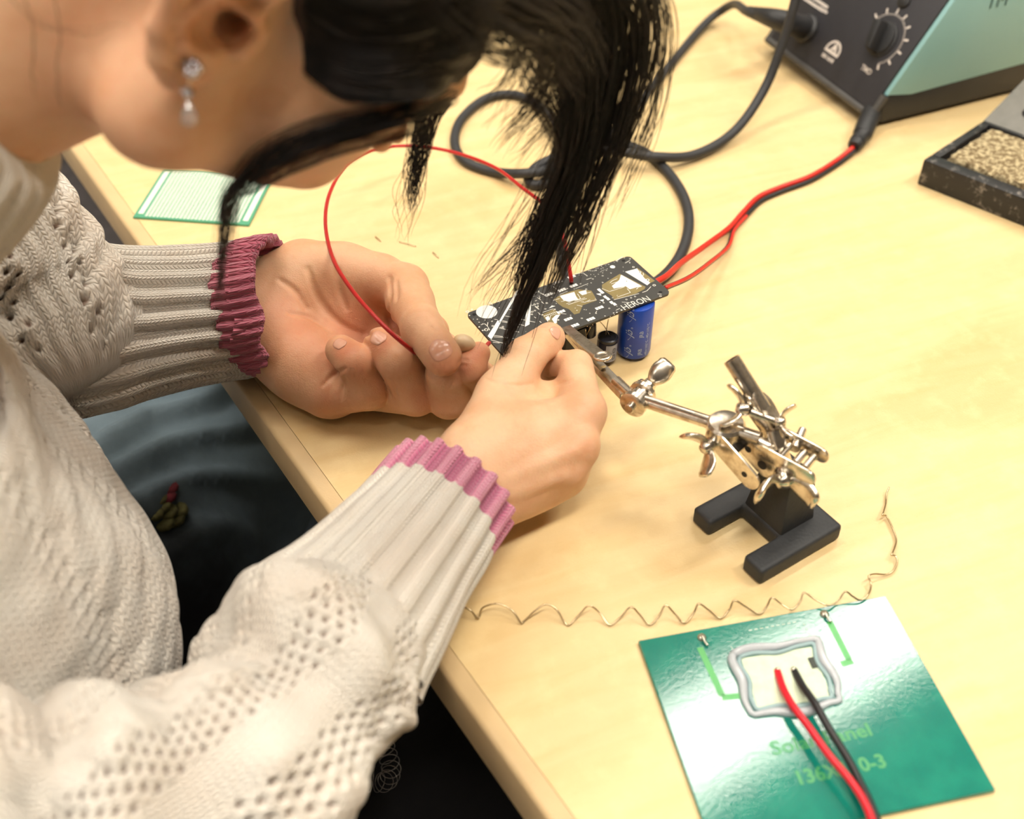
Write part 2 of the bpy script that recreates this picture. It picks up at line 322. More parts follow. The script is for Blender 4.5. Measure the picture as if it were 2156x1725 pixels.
# ------------------------------------------------------------------ signed-distance modelling
class Field:
    def __init__(s, lo, hi, h):
        s.lo = np.asarray(lo, float); s.h = h; s.n = np.ceil((np.asarray(hi)-s.lo)/h).astype(int)+1
        s.ax = [s.lo[k]+np.arange(s.n[k])*h for k in range(3)]; s.f = np.full(tuple(s.n), 1.0, np.float32)
    def sub(s, lo, hi):
        a = np.maximum(0, np.floor((np.asarray(lo)-s.lo)/s.h).astype(int)); b = np.minimum(s.n, np.ceil((np.asarray(hi)-s.lo)/s.h).astype(int)+1)
        if np.any(b <= a): return None, None
        sl = tuple(slice(a[k], b[k]) for k in range(3))
        g = np.stack(np.meshgrid(*[s.ax[k][sl[k]] for k in range(3)], indexing='ij'), -1).astype(np.float32); return sl, g
    def blend(s, sl, d, k, op='add'):
        f = s.f[sl]
        if op == 'cut':
            h = np.clip(.5-.5*(f+d)/k, 0, 1); s.f[sl] = f*(1-h)+(-d)*h+k*h*(1-h)
        else:
            h = np.clip(.5+.5*(d-f)/k, 0, 1); s.f[sl] = d*(1-h)+f*h-k*h*(1-h)
    def cone(s, a, b, r1, r2=None, k=.003, op='add'):
        a, b = np.asarray(a, np.float32), np.asarray(b, np.float32); r2 = r1 if r2 is None else r2
        m = max(r1, r2)+k*1.5+3*s.h
        sl, g = s.sub(np.minimum(a, b)-m, np.maximum(a, b)+m)
        if sl is None: return s
        s.blend(sl, sd_cone(g, a, b, r1, r2), k, op); return s
    def chain(s, pts, rs, k=.003, kin=None, op='add'):
        """a limb of round cones blended among themselves with kin, then into the body with k"""
        pts = np.asarray(pts, np.float32); rs = np.broadcast_to(np.asarray(rs, float), (len(pts),)); kin = k if kin is None else kin
        m = rs.max()+max(k, kin)*1.5+3*s.h; sl, g = s.sub(pts.min(0)-m, pts.max(0)+m)
        if sl is None: return s
        d = None
        for i in range(len(pts)-1):
            e = sd_cone(g, pts[i], pts[i+1], rs[i], rs[i+1])
            if d is None: d = e
            else:
                h = np.clip(.5+.5*(e-d)/kin, 0, 1); d = e*(1-h)+d*h-kin*h*(1-h)
        s.blend(sl, d, k, op); return s
    def ell(s, c, r, R=None, k=.003, op='add'):
        c = np.asarray(c, np.float32); r = np.asarray(r, np.float32); m = r.max()+k*1.5+3*s.h
        sl, g = s.sub(c-m, c+m)
        if sl is None: return s
        q = g-c
        if R is not None: q = q@np.asarray(R, np.float32)      # columns of R = local axes
        k0 = np.linalg.norm(q/r, axis=-1); k1 = np.linalg.norm(q/(r*r), axis=-1)
        s.blend(sl, k0*(k0-1)/np.maximum(k1, 1e-6), k, op); return s
    def val(s, p):
        q = np.clip((np.asarray(p)-s.lo)/s.h, 0, s.n-1.001); i = q.astype(int); t = q-i; v = 0
        for dx in (0, 1):
            for dy in (0, 1):
                for dz in (0, 1):
                    v = v + s.f[i[..., 0]+dx, i[..., 1]+dy, i[..., 2]+dz]*np.abs(1-dx-t[..., 0])*np.abs(1-dy-t[..., 1])*np.abs(1-dz-t[..., 2])
        return v
    def grad(s, p):
        e = s.h; p = np.asarray(p, float); return nrm([s.val(p+np.eye(3)[k]*e)-s.val(p-np.eye(3)[k]*e) for k in range(3)])
    def hit(s, px, py):                         # where a sight line first meets the surface
        r = ray(px, py); t = np.arange(.25, 1.0, .0005); p = CAM+r[None]*t[:, None]
        ok = np.all((p > s.lo+s.h) & (p < s.lo+(s.n-2)*s.h), axis=1)
        if not ok.any(): return None
        p = p[ok]; v = s.val(p); i = np.argmax(v < 0)
        return p[i] if v[i] < 0 else None
    def crease(s, pix, r=.0007, k=.0012, depth=0.):
        pts = [s.hit(*q) for q in catmull(pix, max(6, 3*len(pix)))]; pts = [p for p in pts if p is not None]
        if len(pts) < 2: return
        if depth: pts = [p-s.grad(p)*depth for p in pts]
        n = len(pts); rs = [r*(.35+.65*math.sin(math.pi*(i+.5)/n)) for i in range(n)]
        s.chain(pts, rs, k, kin=.0004, op='cut')
    def nets(s, smooth=2):
        f = s.f; n = np.array(f.shape); ins = f < 0
        c = np.zeros(n-1, bool); allin = np.ones(n-1, bool)
        for dx in (0, 1):
            for dy in (0, 1):
                for dz in (0, 1):
                    q = ins[dx:n[0]-1+dx, dy:n[1]-1+dy, dz:n[2]-1+dz]; c |= q; allin &= q
        act = c & ~allin; idx = -np.ones(n-1, np.int64); ids = np.argwhere(act); idx[act] = np.arange(len(ids))
        acc = np.zeros((len(ids), 3)); cnt = np.zeros(len(ids))
        cor = [(a, b, d) for a in (0, 1) for b in (0, 1) for d in (0, 1)]
        fv = {o: f[ids[:, 0]+o[0], ids[:, 1]+o[1], ids[:, 2]+o[2]] for o in cor}
        for o in cor:
            for k in range(3):
                if o[k] == 0:
                    o2 = tuple(1 if j == k else o[j] for j in range(3)); a, b = fv[o], fv[o2]; m = (a < 0) != (b < 0)
                    t = np.where(m, a/(a-b+1e-20), 0); p = np.array(o)[None]+t[:, None]*np.eye(3)[k][None]
                    acc[m] += p[m]; cnt[m] += 1
        V = s.lo+(ids+acc/np.maximum(cnt, 1)[:, None])*s.h
        Fq = []
        for k in range(3):
            o1, o2 = [(1, 2), (2, 0), (0, 1)][k]
            sl_a = [slice(1, n[j]-1) for j in range(3)]; sl_a[k] = slice(0, n[k]-1); sl_b = list(sl_a); sl_b[k] = slice(1, n[k])
            A = ins[tuple(sl_a)]; B = ins[tuple(sl_b)]
            for flip, M in ((False, A & ~B), (True, ~A & B)):
                e = np.argwhere(M)
                if len(e) == 0: continue
                for j in range(3):
                    if j != k: e[:, j] += 1
                u = np.eye(3, dtype=int)[o1]; v = np.eye(3, dtype=int)[o2]
                q = [idx[tuple((e-u-v).T)], idx[tuple((e-v).T)], idx[tuple(e.T)], idx[tuple((e-u).T)]]
                q = np.stack(q[::-1] if flip else q, 1); Fq.append(q)
        Fq = np.vstack(Fq); Fq = Fq[(Fq >= 0).all(1)]
        for _ in range(smooth): V = lap(V, Fq, .5)
        return V, Fq
def sd_cone(p, a, b, r1, r2):
    ba = b-a; l2 = float(ba@ba)
    if l2 < 1e-12: return np.linalg.norm(p-a, axis=-1)-max(r1, r2)
    rr = r1-r2; a2 = l2-rr*rr
    if a2 <= 1e-12: 
        c = a if r1 > r2 else b; return np.linalg.norm(p-c, axis=-1)-max(r1, r2)
    il2 = 1/l2; pa = p-a; y = pa@ba; z = y-l2; q = pa*l2-y[..., None]*ba; x2 = (q*q).sum(-1); y2 = y*y*l2; z2 = z*z*l2; kk = np.sign(rr)*rr*rr*x2
    d = (np.sqrt(np.maximum(x2*a2*il2, 0))+y*rr)*il2-r1
    m1 = np.sign(y)*a2*y2 < kk; d = np.where(m1, np.sqrt(x2+y2)*il2-r1, d)
    m2 = np.sign(z)*a2*z2 > kk; d = np.where(m2, np.sqrt(x2+z2)*il2-r2, d); return d
def lap(V, Fq, lam=.5):
    acc = np.zeros_like(V); c = np.zeros(len(V))
    k = Fq.shape[1]
    for i in range(k):
        a = Fq[:, i]; b = Fq[:, (i+1) % k]
        for x, y in ((a, b), (b, a)):
            for d in range(3): acc[:, d] += np.bincount(x, V[y, d], len(V))
            c += np.bincount(x, minlength=len(V))
    m = c > 0; W = V.copy(); W[m] = V[m]*(1-lam)+lam*acc[m]/c[m][:, None]; return W
# ================================================================== the room
def struct(o): o['kind'] = 'structure'; return o
FLOOR_Z = -.74
RX, RY, RZ = np.array([1., 0, 0]), np.array([0, 1., 0]), np.array([0, 0, 1.])
floor_m = mat('grey_carpet', srgb(128, 122, 124), .95, noise=.25, nscale=60, bump=.5, bscale=700)
wall_m = mat('white_paint', srgb(226, 222, 212), .8, noise=.03, nscale=5)
ceil_m = mat('ceiling_tile', srgb(232, 230, 224), .9, noise=.05, nscale=30, bump=.2, bscale=300)
def plane_slab(name, c, hx, hy, hz, m):
    b = MB(); b.box(c, hx, hy, hz); return struct(b.build(name, m))
plane_slab('floor', (0, 0, FLOOR_Z-.05), ND*4.2, TD*4.2, RZ*.05, floor_m)
plane_slab('ceiling', (0, 0, CEIL_Z+.05), ND*4.2, TD*4.2, RZ*.05, ceil_m)
zc = (FLOOR_Z+CEIL_Z)/2; zh = (CEIL_Z-FLOOR_Z)/2
plane_slab('wall_front', ND*4.25+RZ*zc, ND*.05, TD*4.2, RZ*zh, wall_m)
plane_slab('wall_back', -ND*4.25+RZ*zc, ND*.05, TD*4.2, RZ*zh, wall_m)
plane_slab('wall_left', -TD*4.25+RZ*zc, TD*.05, ND*4.2, RZ*zh, wall_m)
plane_slab('wall_right', TD*4.25+RZ*zc, TD*.05, ND*4.2, RZ*zh, wall_m)
lamp_frame = mat('lamp_housing', srgb(235, 235, 232), .5)
for s_, n_ in LIGHTS:
    c = TD*s_+ND*n_
    b = MB()
    for a, x, y in ((ND*.62, ND*.015, TD*.155), (-ND*.62, ND*.015, TD*.155), (TD*.155, ND*.635, TD*.015), (-TD*.155, ND*.635, TD*.015)):
        b.box(c+a+RZ*(CEIL_Z-.02), x, y, RZ*.02)
    b.box(c+RZ*(CEIL_Z-.006), ND*.62, TD*.15, RZ*.005)
    o = b.build('ceiling_light', lamp_frame); meta(o, 'long recessed ceiling light housing above the work table', 'ceiling light', 'ceiling lights over the room')

# ================================================================== the table
EDGE_N = .1535                                   # distance of the table edge from the origin, along ND
tt = thing('table', 'pale maple laminate work table with a light edge band', 'table', sn(-.6, 1.1, FLOOR_Z))
b = MB(); n0, n1, s0, s1 = EDGE_N, 2.1, -2.4, 1.1
q = [sn(s0, n0+.011, -.030), sn(s1, n0+.011, -.030), sn(s1, n1, -.030), sn(s0, n1, -.030)]
b.prism(q, RZ*.030); b.build('table_top', WOOD, tt)
band_m = mat('edge_band', srgb(214, 184, 138), .45, noise=.06, nscale=30, bump=.08, bscale=900)
prof = [(0, -.003), (.0008, -.0012), (.0030, 0), (.0107, 0), (.0107, -.030), (.0, -.030)]
b = MB(); b.prism([sn(s0, n0+x, z) for x, z in prof], TD*(s1-s0)); b.build('edge_band', band_m, tt)
leg_m = mat('grey_table_leg', srgb(90, 90, 92), .4, metal=.6)
for s_, n_ in ((s0+.12, n0+.2), (s1-.12, n0+.45), (s0+.12, n1-.15), (s1-.12, n1-.15)):
    b = MB(); b.box(sn(s_, n_, (FLOOR_Z-.03)/2), ND*.025, TD*.025, RZ*((-.03-FLOOR_Z)/2)); b.build('leg', leg_m, tt, bevel=.003)

# a grey upholstered chair beyond the sleeve, past the table edge
ch_m = mat('charcoal_upholstery', srgb(70, 64, 72), .9, noise=.2, nscale=30, bump=.5, bscale=600)
def chair(name, label, c, zseat, fx, m, back=True):
    c = np.asarray(c); fx = nrm(fx); fy = np.cross(RZ, fx)
    e = thing(name, label, 'chair', (c[0], c[1], FLOOR_Z))
    b = MB(); pts = []
    for i in range(24):
        a = 2*math.pi*i/24; ca, sa = math.cos(a), math.sin(a); ex = .55
        pts.append(c+fx*.21*abs(ca)**ex*np.sign(ca)+fy*.22*abs(sa)**ex*np.sign(sa)+RZ*(zseat-.05))
    b.prism(pts, RZ*.05); b.build('seat', m, e, bevel=.015, seg=3)
    for a in (-1, 1):
        for d in (-1, 1):
            b = MB(); b.cyl(c+fx*.16*a+fy*.17*d+RZ*(zseat-.05), c+fx*.2*a+fy*.2*d+RZ*FLOOR_Z, .012); b.build('leg', leg_m, e, smooth=True)
    if back:
        b = MB(); arc = [c-fx*(.21+.02*math.cos(t*2))+fy*.2*t+RZ*(zseat+.16) for t in np.linspace(-1, 1, 9)]
        b.prism(arc+[p-fx*.03 for p in arc[::-1]], RZ*.22); b.build('backrest', m, e, bevel=.01)
        for d in (-1, 1):
            b = MB(); b.cyl(c-fx*.19+fy*.12*d+RZ*(zseat-.04), c-fx*.235+fy*.12*d+RZ*(zseat+.2), .01); b.build('back_post', leg_m, e, smooth=True)
    return e
chair('chair', 'empty charcoal upholstered chair pushed towards the far table edge', P(150, 470, -.28)-ND*.02, -.28, ND, ch_m, back=False)
chair('chair', 'black seat beneath the person in dark trousers', sn(-.46, -.20, 0), -.335, ND, mat('black_vinyl', srgb(28, 28, 30), .6), back=False)

# ================================================================== solar panel
pTL, pTR = P(1343, 1355), P(1863, 1260); ux = nrm(pTR-pTL); uy = np.array([ux[1], -ux[0], 0]); SW = np.linalg.norm(pTR-pTL); SH = .112*SW/.136*1.02
so = thing('solar_panel', 'teal green solar panel lying back side up with red and black leads', 'solar panel', pTL+ux*SW/2+uy*SH/2)
def sol(x, y, z=0): return pTL+ux*x*SW+uy*y*SH+RZ*(.0026+z)
m, nb, bs, tc = base_mat('green_solder_mask', .09)
n1 = nb.noise(tc.outputs['Object'], 60, 4); n2 = nb.noise(tc.outputs['Object'], 420, 4, .65)
nb.put(bs.inputs['Base Color'], nb.mix(nb.ramp(n1, .35, .7), (*srgb(14, 122, 108), 1), (*srgb(24, 134, 116), 1)))
nb.put(bs.inputs['Normal'], nb.bump(n2, .06, .0005)); bs.inputs['Specular IOR Level'].default_value = .75
PANEL = m
b = MB(); b.box(sol(.5, .5, -.0013), ux*SW/2, uy*SH/2, RZ*.0013); b.build('panel_board', PANEL, so, bevel=.0005, seg=1)
trace_m = mat('light_green_trace', srgb(70, 170, 84), .3, noise=.08, nscale=60)
print_m = mat('pale_green_print', srgb(66, 156, 96), .35)
silk_m = mat('white_silkscreen', srgb(205, 220, 205), .4)
b = MB()
def st(x0, y0, x1, y1, wd): 
    a, c = sol(x0, y0, .0001), sol(x1, y1, .0001); d = nrm(c-a); return a, c, np.cross(RZ, d)*wd/2
for qs in (((.215, .095, .225, .352, .0032), (.222, .36, .30, .37, .0032)), ((.735, .085, .735, .296, .0032), (.745, .305, .70, .31, .0032))):
    b = MB()
    for q in qs: b.strip(*st(*q))
    b.build('copper_trace', trace_m, so)
b = MB()
for i in range(9): b.strip(*st(.42+.022*i, .055, .434+.022*i, .055, .0006))
for i in range(4): b.strip(*st(.635, .07+.025*i, .636, .082+.025*i, .0004)); b.strip(*st(.33, .12+.035*i, .331, .135+.035*i, .0004))
b.build('dashed_outline', silk_m, so)
b = MB()
t0, t1 = P(1626, 1597), P(1842, 1551); tx = nrm(t1-t0); ty = np.array([-tx[1], tx[0], 0])
text_mb(b, 'Solar Panel', .0098, t0+RZ*.00275, ux, -uy, bold=.0002, sx=1.16)
t0 = P(1676, 1660); text_mb(b, '136X110-3', .0098, t0+RZ*.00275, ux, -uy, bold=.0003, sx=1.02)
b.build('printed_lettering', print_m, so)
# white framed solder window with a rim of clear silicone
b = MB(); cpx = [P(1560, 1387, .0028), P(1708, 1362, .0028), P(1752, 1470, .0028), P(1596, 1494, .0028)]
b.poly(cpx); o = b.build('solder_pad_window', mat('cream_pad', srgb(214, 226, 196), .4, noise=.12, nscale=160, bump=.3, bscale=500), so)
sil = mat('clear_silicone', srgb(225, 230, 236), .12, trans=.35, spec=.6, bump=.25, bscale=180)
def loop_tube(c, off, r):
    cc = np.mean(c, 0); pts = []
    for i in range(4):
        a, d = np.asarray(c[i]), np.asarray(c[(i+1) % 4])
        for t in np.linspace(0, 1, 9)[:-1]:
            p = a+(d-a)*t; p = p+nrm(p-cc)*(off+.0012*math.sin(t*9+i*2)); p = p+RZ*.0003; pts.append(p)
    pts.append(pts[0]); return pts
b = MB(); b.tube(catmull(loop_tube(cpx, .0045, 1), 90), .0021+.0005*np.sin(np.linspace(0, 22, 90)), 10); o = b.build('silicone_bead', sil, so, smooth=True)
b = MB(); b.tube(catmull(loop_tube(cpx, .0008, 1), 90), .0012, 8); b.build('window_frame', mat('grey_frame', srgb(150, 176, 178), .4), so, smooth=True)
# solder blobs and leads
solder = mat('solder', srgb(225, 220, 205), .25, metal=.9)
for px, py in ((1478, 1342), (1736, 1293)):
    b = MB(); c = P(px, py, .003); b.lathe(c-RZ*.001, RZ, [(0, .0026), (.0012, .0024), (.0022, .0013), (.0027, .0003)], 14); b.tube(catmull([c+RZ*.0014, c+uy*.003+RZ*.0013, c+uy*.006+ux*.001+RZ*.0006], 10), .0007, 8); b.build('solder_blob', solder, so, smooth=True)
lead_r = [(1636, 1412, 2), (1648, 1448, 6), (1668, 1485, 9), (1702, 1530, 10), (1745, 1590, 11), (1795, 1650, 12), (1825, 1700, 12), (1845, 1760, 12), (1862, 1850, 6), (1880, 1950, 3)]
lead_k = [(1671, 1411, 2), (1690, 1445, 6), (1716, 1482, 9), (1746, 1535, 9), (1785, 1598, 9), (1812, 1650, 9), (1838, 1705, 10), (1856, 1760, 10), (1876, 1850, 6), (1896, 1950, 3)]
wire('red_lead', [PM(*q) for q in lead_r], .0019, mat('lead_red', srgb(214, 24, 44), .35), so)
wire('black_lead', [PM(*q) for q in lead_k], .0019, BLKW, so)
for px, py in ((1637, 1411), (1671, 1410)):
    b = MB(); c = P(px, py, .003); b.lathe(c-RZ*.0006, RZ, [(0, .0018), (.001, .0015), (.0018, .0006)], 12); b.build('solder_joint', solder, so, smooth=True)
b = MB(); c = P(1712, 1396, .003); b.box(c, ux*.0016, uy*.003, RZ*.0006); b.build('scorch_mark', mat('scorched_flux', srgb(60, 66, 60), .6), so)

# ================================================================== perforated board
a0, a1 = P(281, 461), P(525, 478); px_ = nrm(a1-a0); py_ = np.array([-px_[1], px_[0], 0]); PW = np.linalg.norm(a1-a0); PH = PW*.07/.09
pb = thing('perforated_board', 'green perforated prototyping board with rows of tinned pads', 'circuit board', a0+px_*PW/2+py_*PH/2)
def pf(x, y, z=0.): return a0+px_*x*PW+py_*y*PH+RZ*(.0018+z)
perf_g = mat('green_fibreglass', srgb(84, 160, 126), .4, noise=.06, nscale=80)
b = MB(); b.box(pf(.5, .5, -.0008), px_*PW/2, py_*PH/2, RZ*.0008); b.build('board', perf_g, pb)
pad_m = mat('tinned_pad', srgb(236, 238, 224), .45)
b = MB()
for i in range(25):
    for j in range(22): b.ring(pf(.105+.79*i/24, .05+.90*j/21, .0001), px_*.80, py_, .00055, .00156, 8)
o = b.build('pads', pad_m, pb); o['kind'] = 'stuff'
for x0 in (.025, .93):
    b = MB(); b.poly([pf(x0, .07, .0001), pf(x0+.045, .07, .0001), pf(x0+.045, .95, .0001), pf(x0, .95, .0001)]); b.build('bus_strip', pad_m, pb)

# ================================================================== helping hand stand
c0 = np.array([.1319, .3912, 0.]); g1 = nrm([.831, .556, 0]); g2 = np.array([-g1[1], g1[0], 0])    # front corner, along legs, across
HL, HWd, LW, LI = .060, .0560, .0145, .025
hh = thing('helping_hand', 'third hand soldering stand on a black cast base with nickel clips', 'soldering stand', c0+g1*HL/2+g2*HWd/2)
def hb(x, y, z=0.): return c0+g1*x+g2*y+RZ*z
b = MB(); out = [(0, 0), (HL, 0), (HL, HWd), (0, HWd), (0, HWd-LW), (LI, HWd-LW), (LI, LW), (0, LW)]
b.prism([hb(x, y) for x, y in out], RZ*.0115); b.build('base', IRON, hh, bevel=.0028, seg=3)
pcx, pcy = LI+.0135, HWd/2; 
def frus(cx, cy, z0, z1, a0_, b0_, a1_, b1_, dx=0):
    V = [hb(cx+i*a0_, cy+j*b0_, z0) for j in (-1, 1) for i in (-1, 1)]+[hb(cx+dx+i*a1_, cy+j*b1_, z1) for j in (-1, 1) for i in (-1, 1)]
    return V, [(0,2,3,1),(4,5,7,6),(0,1,5,4),(2,6,7,3),(0,4,6,2),(1,3,7,5)]
b = MB(); b.add(*frus(pcx, pcy, .009, .044, .0125, .0150, .0095, .0110)); b.build('post', IRON, hh, bevel=.0014)
TOP = hb(pcx, pcy, .044)
def axes(d, ref=RZ):
    d = nrm(d); x = nrm(np.cross(ref, d)); return d, x, np.cross(d, x)
def plate(c, xa, ya, L, Wd, t, holes=(), name='plate', m=CHROME, n=10):
    """stadium plate; xa long axis, ya width axis"""
    b = MB(); xa, ya = nrm(xa), nrm(ya); nz = np.cross(xa, ya); r = Wd/2; pts = []
    for s in (1, -1):
        for q in np.linspace(-math.pi/2, math.pi/2, n): pts.append(c+xa*s*(L/2-r)+(xa*math.cos(q)+ya*math.sin(q))*r*s)
    b.prism([p-nz*t/2 for p in pts], nz*t); o = b.build(name, m, hh, bevel=t*.25, seg=2)
    for h, hr in holes:
        b = MB(); b.cyl(c+xa*h-nz*(t/2+.0002), c+xa*h+nz*(t/2+.0002), hr, n=14); b.build('rivet_hole', mat('dark_hole', srgb(40, 34, 28), .6), o)
    return o
def wing_nut(c, d, up_, s=1., name='wing_nut'):
    d = nrm(d); x = nrm(np.asarray(up_)-d*(np.asarray(up_)@d)); c = np.asarray(c); b = MB()
    b.lathe(c, d, [(-.0025*s, .0030*s), (-.0015*s, .0036*s), (.0025*s, .0034*s), (.0045*s, .0026*s)], 16)
    for sg in (1, -1):
        pts = catmull([c+x*sg*.002*s+d*.001*s, c+x*sg*.006*s+d*.0035*s, c+x*sg*.0095*s+d*.0075*s, c+x*sg*.0115*s+d*.0115*s], 10)
        y = np.cross(d, x); V = []; F = []; nn = 10
        for i, p in enumerate(pts):
            wv = (.0024+.0034*math.sin(min(1, i/7)*math.pi*.70))*s*(1 if i < 9 else .75); tv = .0016*s*(1 if i < 9 else .6); tg = nrm(pts[min(i+1, 9)]-pts[max(i-1, 0)]); nn_ = np.cross(tg, y)
            for q in np.linspace(0, 2*math.pi, nn, False): V.append(p+y*wv*math.cos(q)+nn_*tv*math.sin(q))
        for i in range(9): F += [(i*nn+j, i*nn+(j+1) % nn, (i+1)*nn+(j+1) % nn, (i+1)*nn+j) for j in range(nn)]
        F += [tuple(range(nn))[::-1], tuple(range(9*nn, 10*nn))]; b.add(V, F)
    return b.build(name, CHROME, hh, smooth=True)
# arm towards the circuit board
J1 = PM(1343, 840, 56); J2 = PM(1520, 898, 62); J3 = PM(1668, 958, 60)
ad = nrm(J2-J1)
b = MB(); b.cyl(J1+ad*.004, J2+ad*.022, .0037, n=20); b.build('arm_rod', CHROME, hh, smooth=False)
side1 = nrm(np.cross(ad, RZ))
# knuckle at the clip end: two cheeks and a knurled drum
b = MB(); b.lathe(J1-side1*.0075, side1, [(0, .0060), (.001, .0078), (.0038, .0078), (.0043, .0060), (.0107, .0060), (.0112, .0078), (.014, .0078), (.015, .006)], 22); b.build('swivel_joint', CHROME, hh)
b = MB(); b.lathe(J1+side1*.0085, side1, [(-.001, .0028), (.0012, .0030), (.0018, .0024)], 14); b.build('screw_head', CHROME, hh)
wing_nut(J1-side1*.0115+RZ*.001, -side1, RZ*.9+ad*.5, 1.1)
# crocodile clip on the board
T0 = PM(1192, 687, 49); T1 = PM(1269, 750, 60); K0 = PM(1199, 700, 44); K1 = PM(1318, 826, 54)
cdir = nrm(T1-T0); cs = nrm(np.cross(cdir, RZ)); cn = np.cross(cs, cdir)
clip = None
def channel(name, a, c, wa, wc, depth, upn, parent, t=.0009):
    """a folded sheet-metal jaw: a top strip with two turned-down cheeks, tapering from a to c"""
    a, c = np.asarray(a), np.asarray(c); d = nrm(c-a); s_ = nrm(np.cross(d, upn)); u_ = np.cross(s_, d); V = []; nseg = 8
    for i in range(nseg+1):
        f = i/nseg; p = a+(c-a)*f; wd = wa+(wc-wa)*f; dp = depth*(.45+.55*math.sin(math.pi*min(1, .15+f*.6)))
        for x, y in ((-wd, -dp), (-wd, -.0008), (-wd*.8, 0), (wd*.8, 0), (wd, -.0008), (wd, -dp), (wd-t, -dp), (wd-t, -t), (-wd+t, -t), (-wd+t, -dp)): V.append(p+s_*x+u_*y)
    F = []; k = 10
    for i in range(nseg): F += [(i*k+j, i*k+(j+1) % k, (i+1)*k+(j+1) % k, (i+1)*k+j) for j in range(k)]
    F += [tuple(range(k))[::-1], tuple(range(nseg*k, (nseg+1)*k))]
    b = MB(); b.add(V, F); return b.build(name, CHROME, parent)
jaw = channel('clip_upper_jaw', T0, T1, .0033, .0042, .0030, cn, hh)
b = MB(); b.lathe(T1-cn*.001, cn, [(-.0006, .0040), (.0006, .0054), (.0016, .0052), (.0019, .0044), (.0008, .0030), (.0004, .0006)], 24); b.build('thumb_pad', CHROME, jaw, smooth=True)
low = channel('clip_lower_jaw', K0, K1, .0028, .0040, .0042, nrm(cn+RZ), hh)
b = MB(); m_ = K0+(K1-K0)*.62+RZ*.0008; b.disc(m_+RZ*.0004, cdir, cs, .0015, 14); b.build('rivet_hole', mat('table_glint', srgb(230, 200, 140), .5), low)
b = MB(); pp = K0+(K1-K0)*.30+RZ*.002; b.cyl(pp-cs*.0042, pp+cs*.0042, .0014, n=14); b.build('pivot_pin', CHROME, hh, smooth=False)
b = MB(); 
coil = [pp+cs*(.0026*(t-.5))+(cdir*math.cos(t*20)+cn*math.sin(t*20))*.0026 for t in np.linspace(0, 1, 60)]; b.tube(coil, .00045, 6); b.build('clip_spring', CHROME, hh, smooth=True)
b = MB(); b.cyl(K1-nrm(K1-K0)*.012, J1-ad*.002, .0034, .0030, n=18); b.build('clip_socket', CHROME, hh)
# central joint with stacked hinge plates
C2 = PM(1528, 900, 62)
b = MB(); b.lathe(C2-RZ*.004, RZ, [(0, .0092), (.001, .0104), (.0065, .0104), (.0082, .0090), (.0090, .005), (.0091, .0005)], 26); b.build('joint_cap', CHROME, hh)
hd, hx, hy = axes(PM(1600, 1010, 44)-PM(1508, 905, 60))
plate(PM(1553, 958, 53)-hx*.0045, hd, hy, .040, .013, .0016, ((.010, .0017),), 'hinge_plate')
plate(PM(1572, 965, 55)+hx*.0055, hd, hy, .032, .0135, .0016, ((-.003, .0020), (.008, .0028)), 'hinge_plate')
b = MB(); b.box(PM(1545, 930, 56), hd*.006, hy*.004, hx*.005); b.build('hinge_block', mat('dark_steel', srgb(60, 54, 48), .4, metal=.8), hh, bevel=.0008)
wing_nut(PM(1492, 938, 56), nrm(-hx*.8-ND*.3), RZ*.5-hd, 1.05)
# cross bracket holding the second clip: two long plates with screws between them
bd = nrm(PM(1716, 984, 60)-PM(1618, 930, 62)); bs_ = nrm(np.cross(bd, RZ))
plate(PM(1670, 944, 63)-bs_*.0055, bd, RZ, .036, .0092, .0015, (), 'bracket_plate')
plate(PM(1662, 966, 60)+bs_*.0052, bd, RZ, .036, .0092, .0015, (), 'bracket_plate')
for px, py, z in ((1628, 940, 62), (1652, 950, 62), (1684, 964, 61), (1704, 974, 61)):
    c = PM(px, py, z); b = MB(); b.cyl(c-bs_*.0052, c+bs_*.0052, .0021, n=14); b.build('bracket_screw', CHROME, hh)
b = MB(); b.cyl(J2+ad*.012, PM(1625, 942, 61), .0030, n=16); b.build('cross_rod', CHROME, hh)
# second clip standing up with an open tube
U0, U1 = PM(1540, 757, 96), PM(1598, 848, 78)
ud = nrm(U0-U1)
b = MB(); b.cyl(U1-ud*.004, U0, .0046, n=26, caps=False); b.cyl(U1-ud*.004, U0, .0037, n=26, caps=False)
us = nrm(np.cross(ud, RZ)); uq = np.cross(us, ud); b.ring(U0, us, uq, .0037, .0046, 26); b.disc(U1+ud*.003, us, uq, .0040, 20); b.build('clip_tube', CHROME, hh, smooth=False)
plate(PM(1596, 880, 72), nrm(PM(1625, 910, 66)-PM(1575, 840, 80)), nrm(np.cross(ud, us)), .030, .0085, .0015, (), 'clamp_plate')
plate(PM(1620, 868, 75), nrm(PM(1648, 915, 66)-PM(1606, 835, 82)), nrm(rt*.75-upv*.1+fw*.5), .026, .0135, .0016, ((-.005, .0014), (.006, .0022)), 'clamp_plate')
wing_nut(PM(1567, 862, 76), nrm(-rt+upv*.2), upv*.45-rt*.7, .95)
wing_nut(PM(1640, 888, 74), nrm(rt+fw*-.4), upv+rt*.4, .75)
b = MB(); b.cyl(PM(1580, 868, 76), PM(1648, 893, 72), .0020, n=14); b.build('clamp_bolt', CHROME, hh)
b = MB(); b.cyl(PM(1632, 905, 68), PM(1640, 945, 60), .0052, .0046, n=20); b.build('clamp_barrel', CHROME, hh)
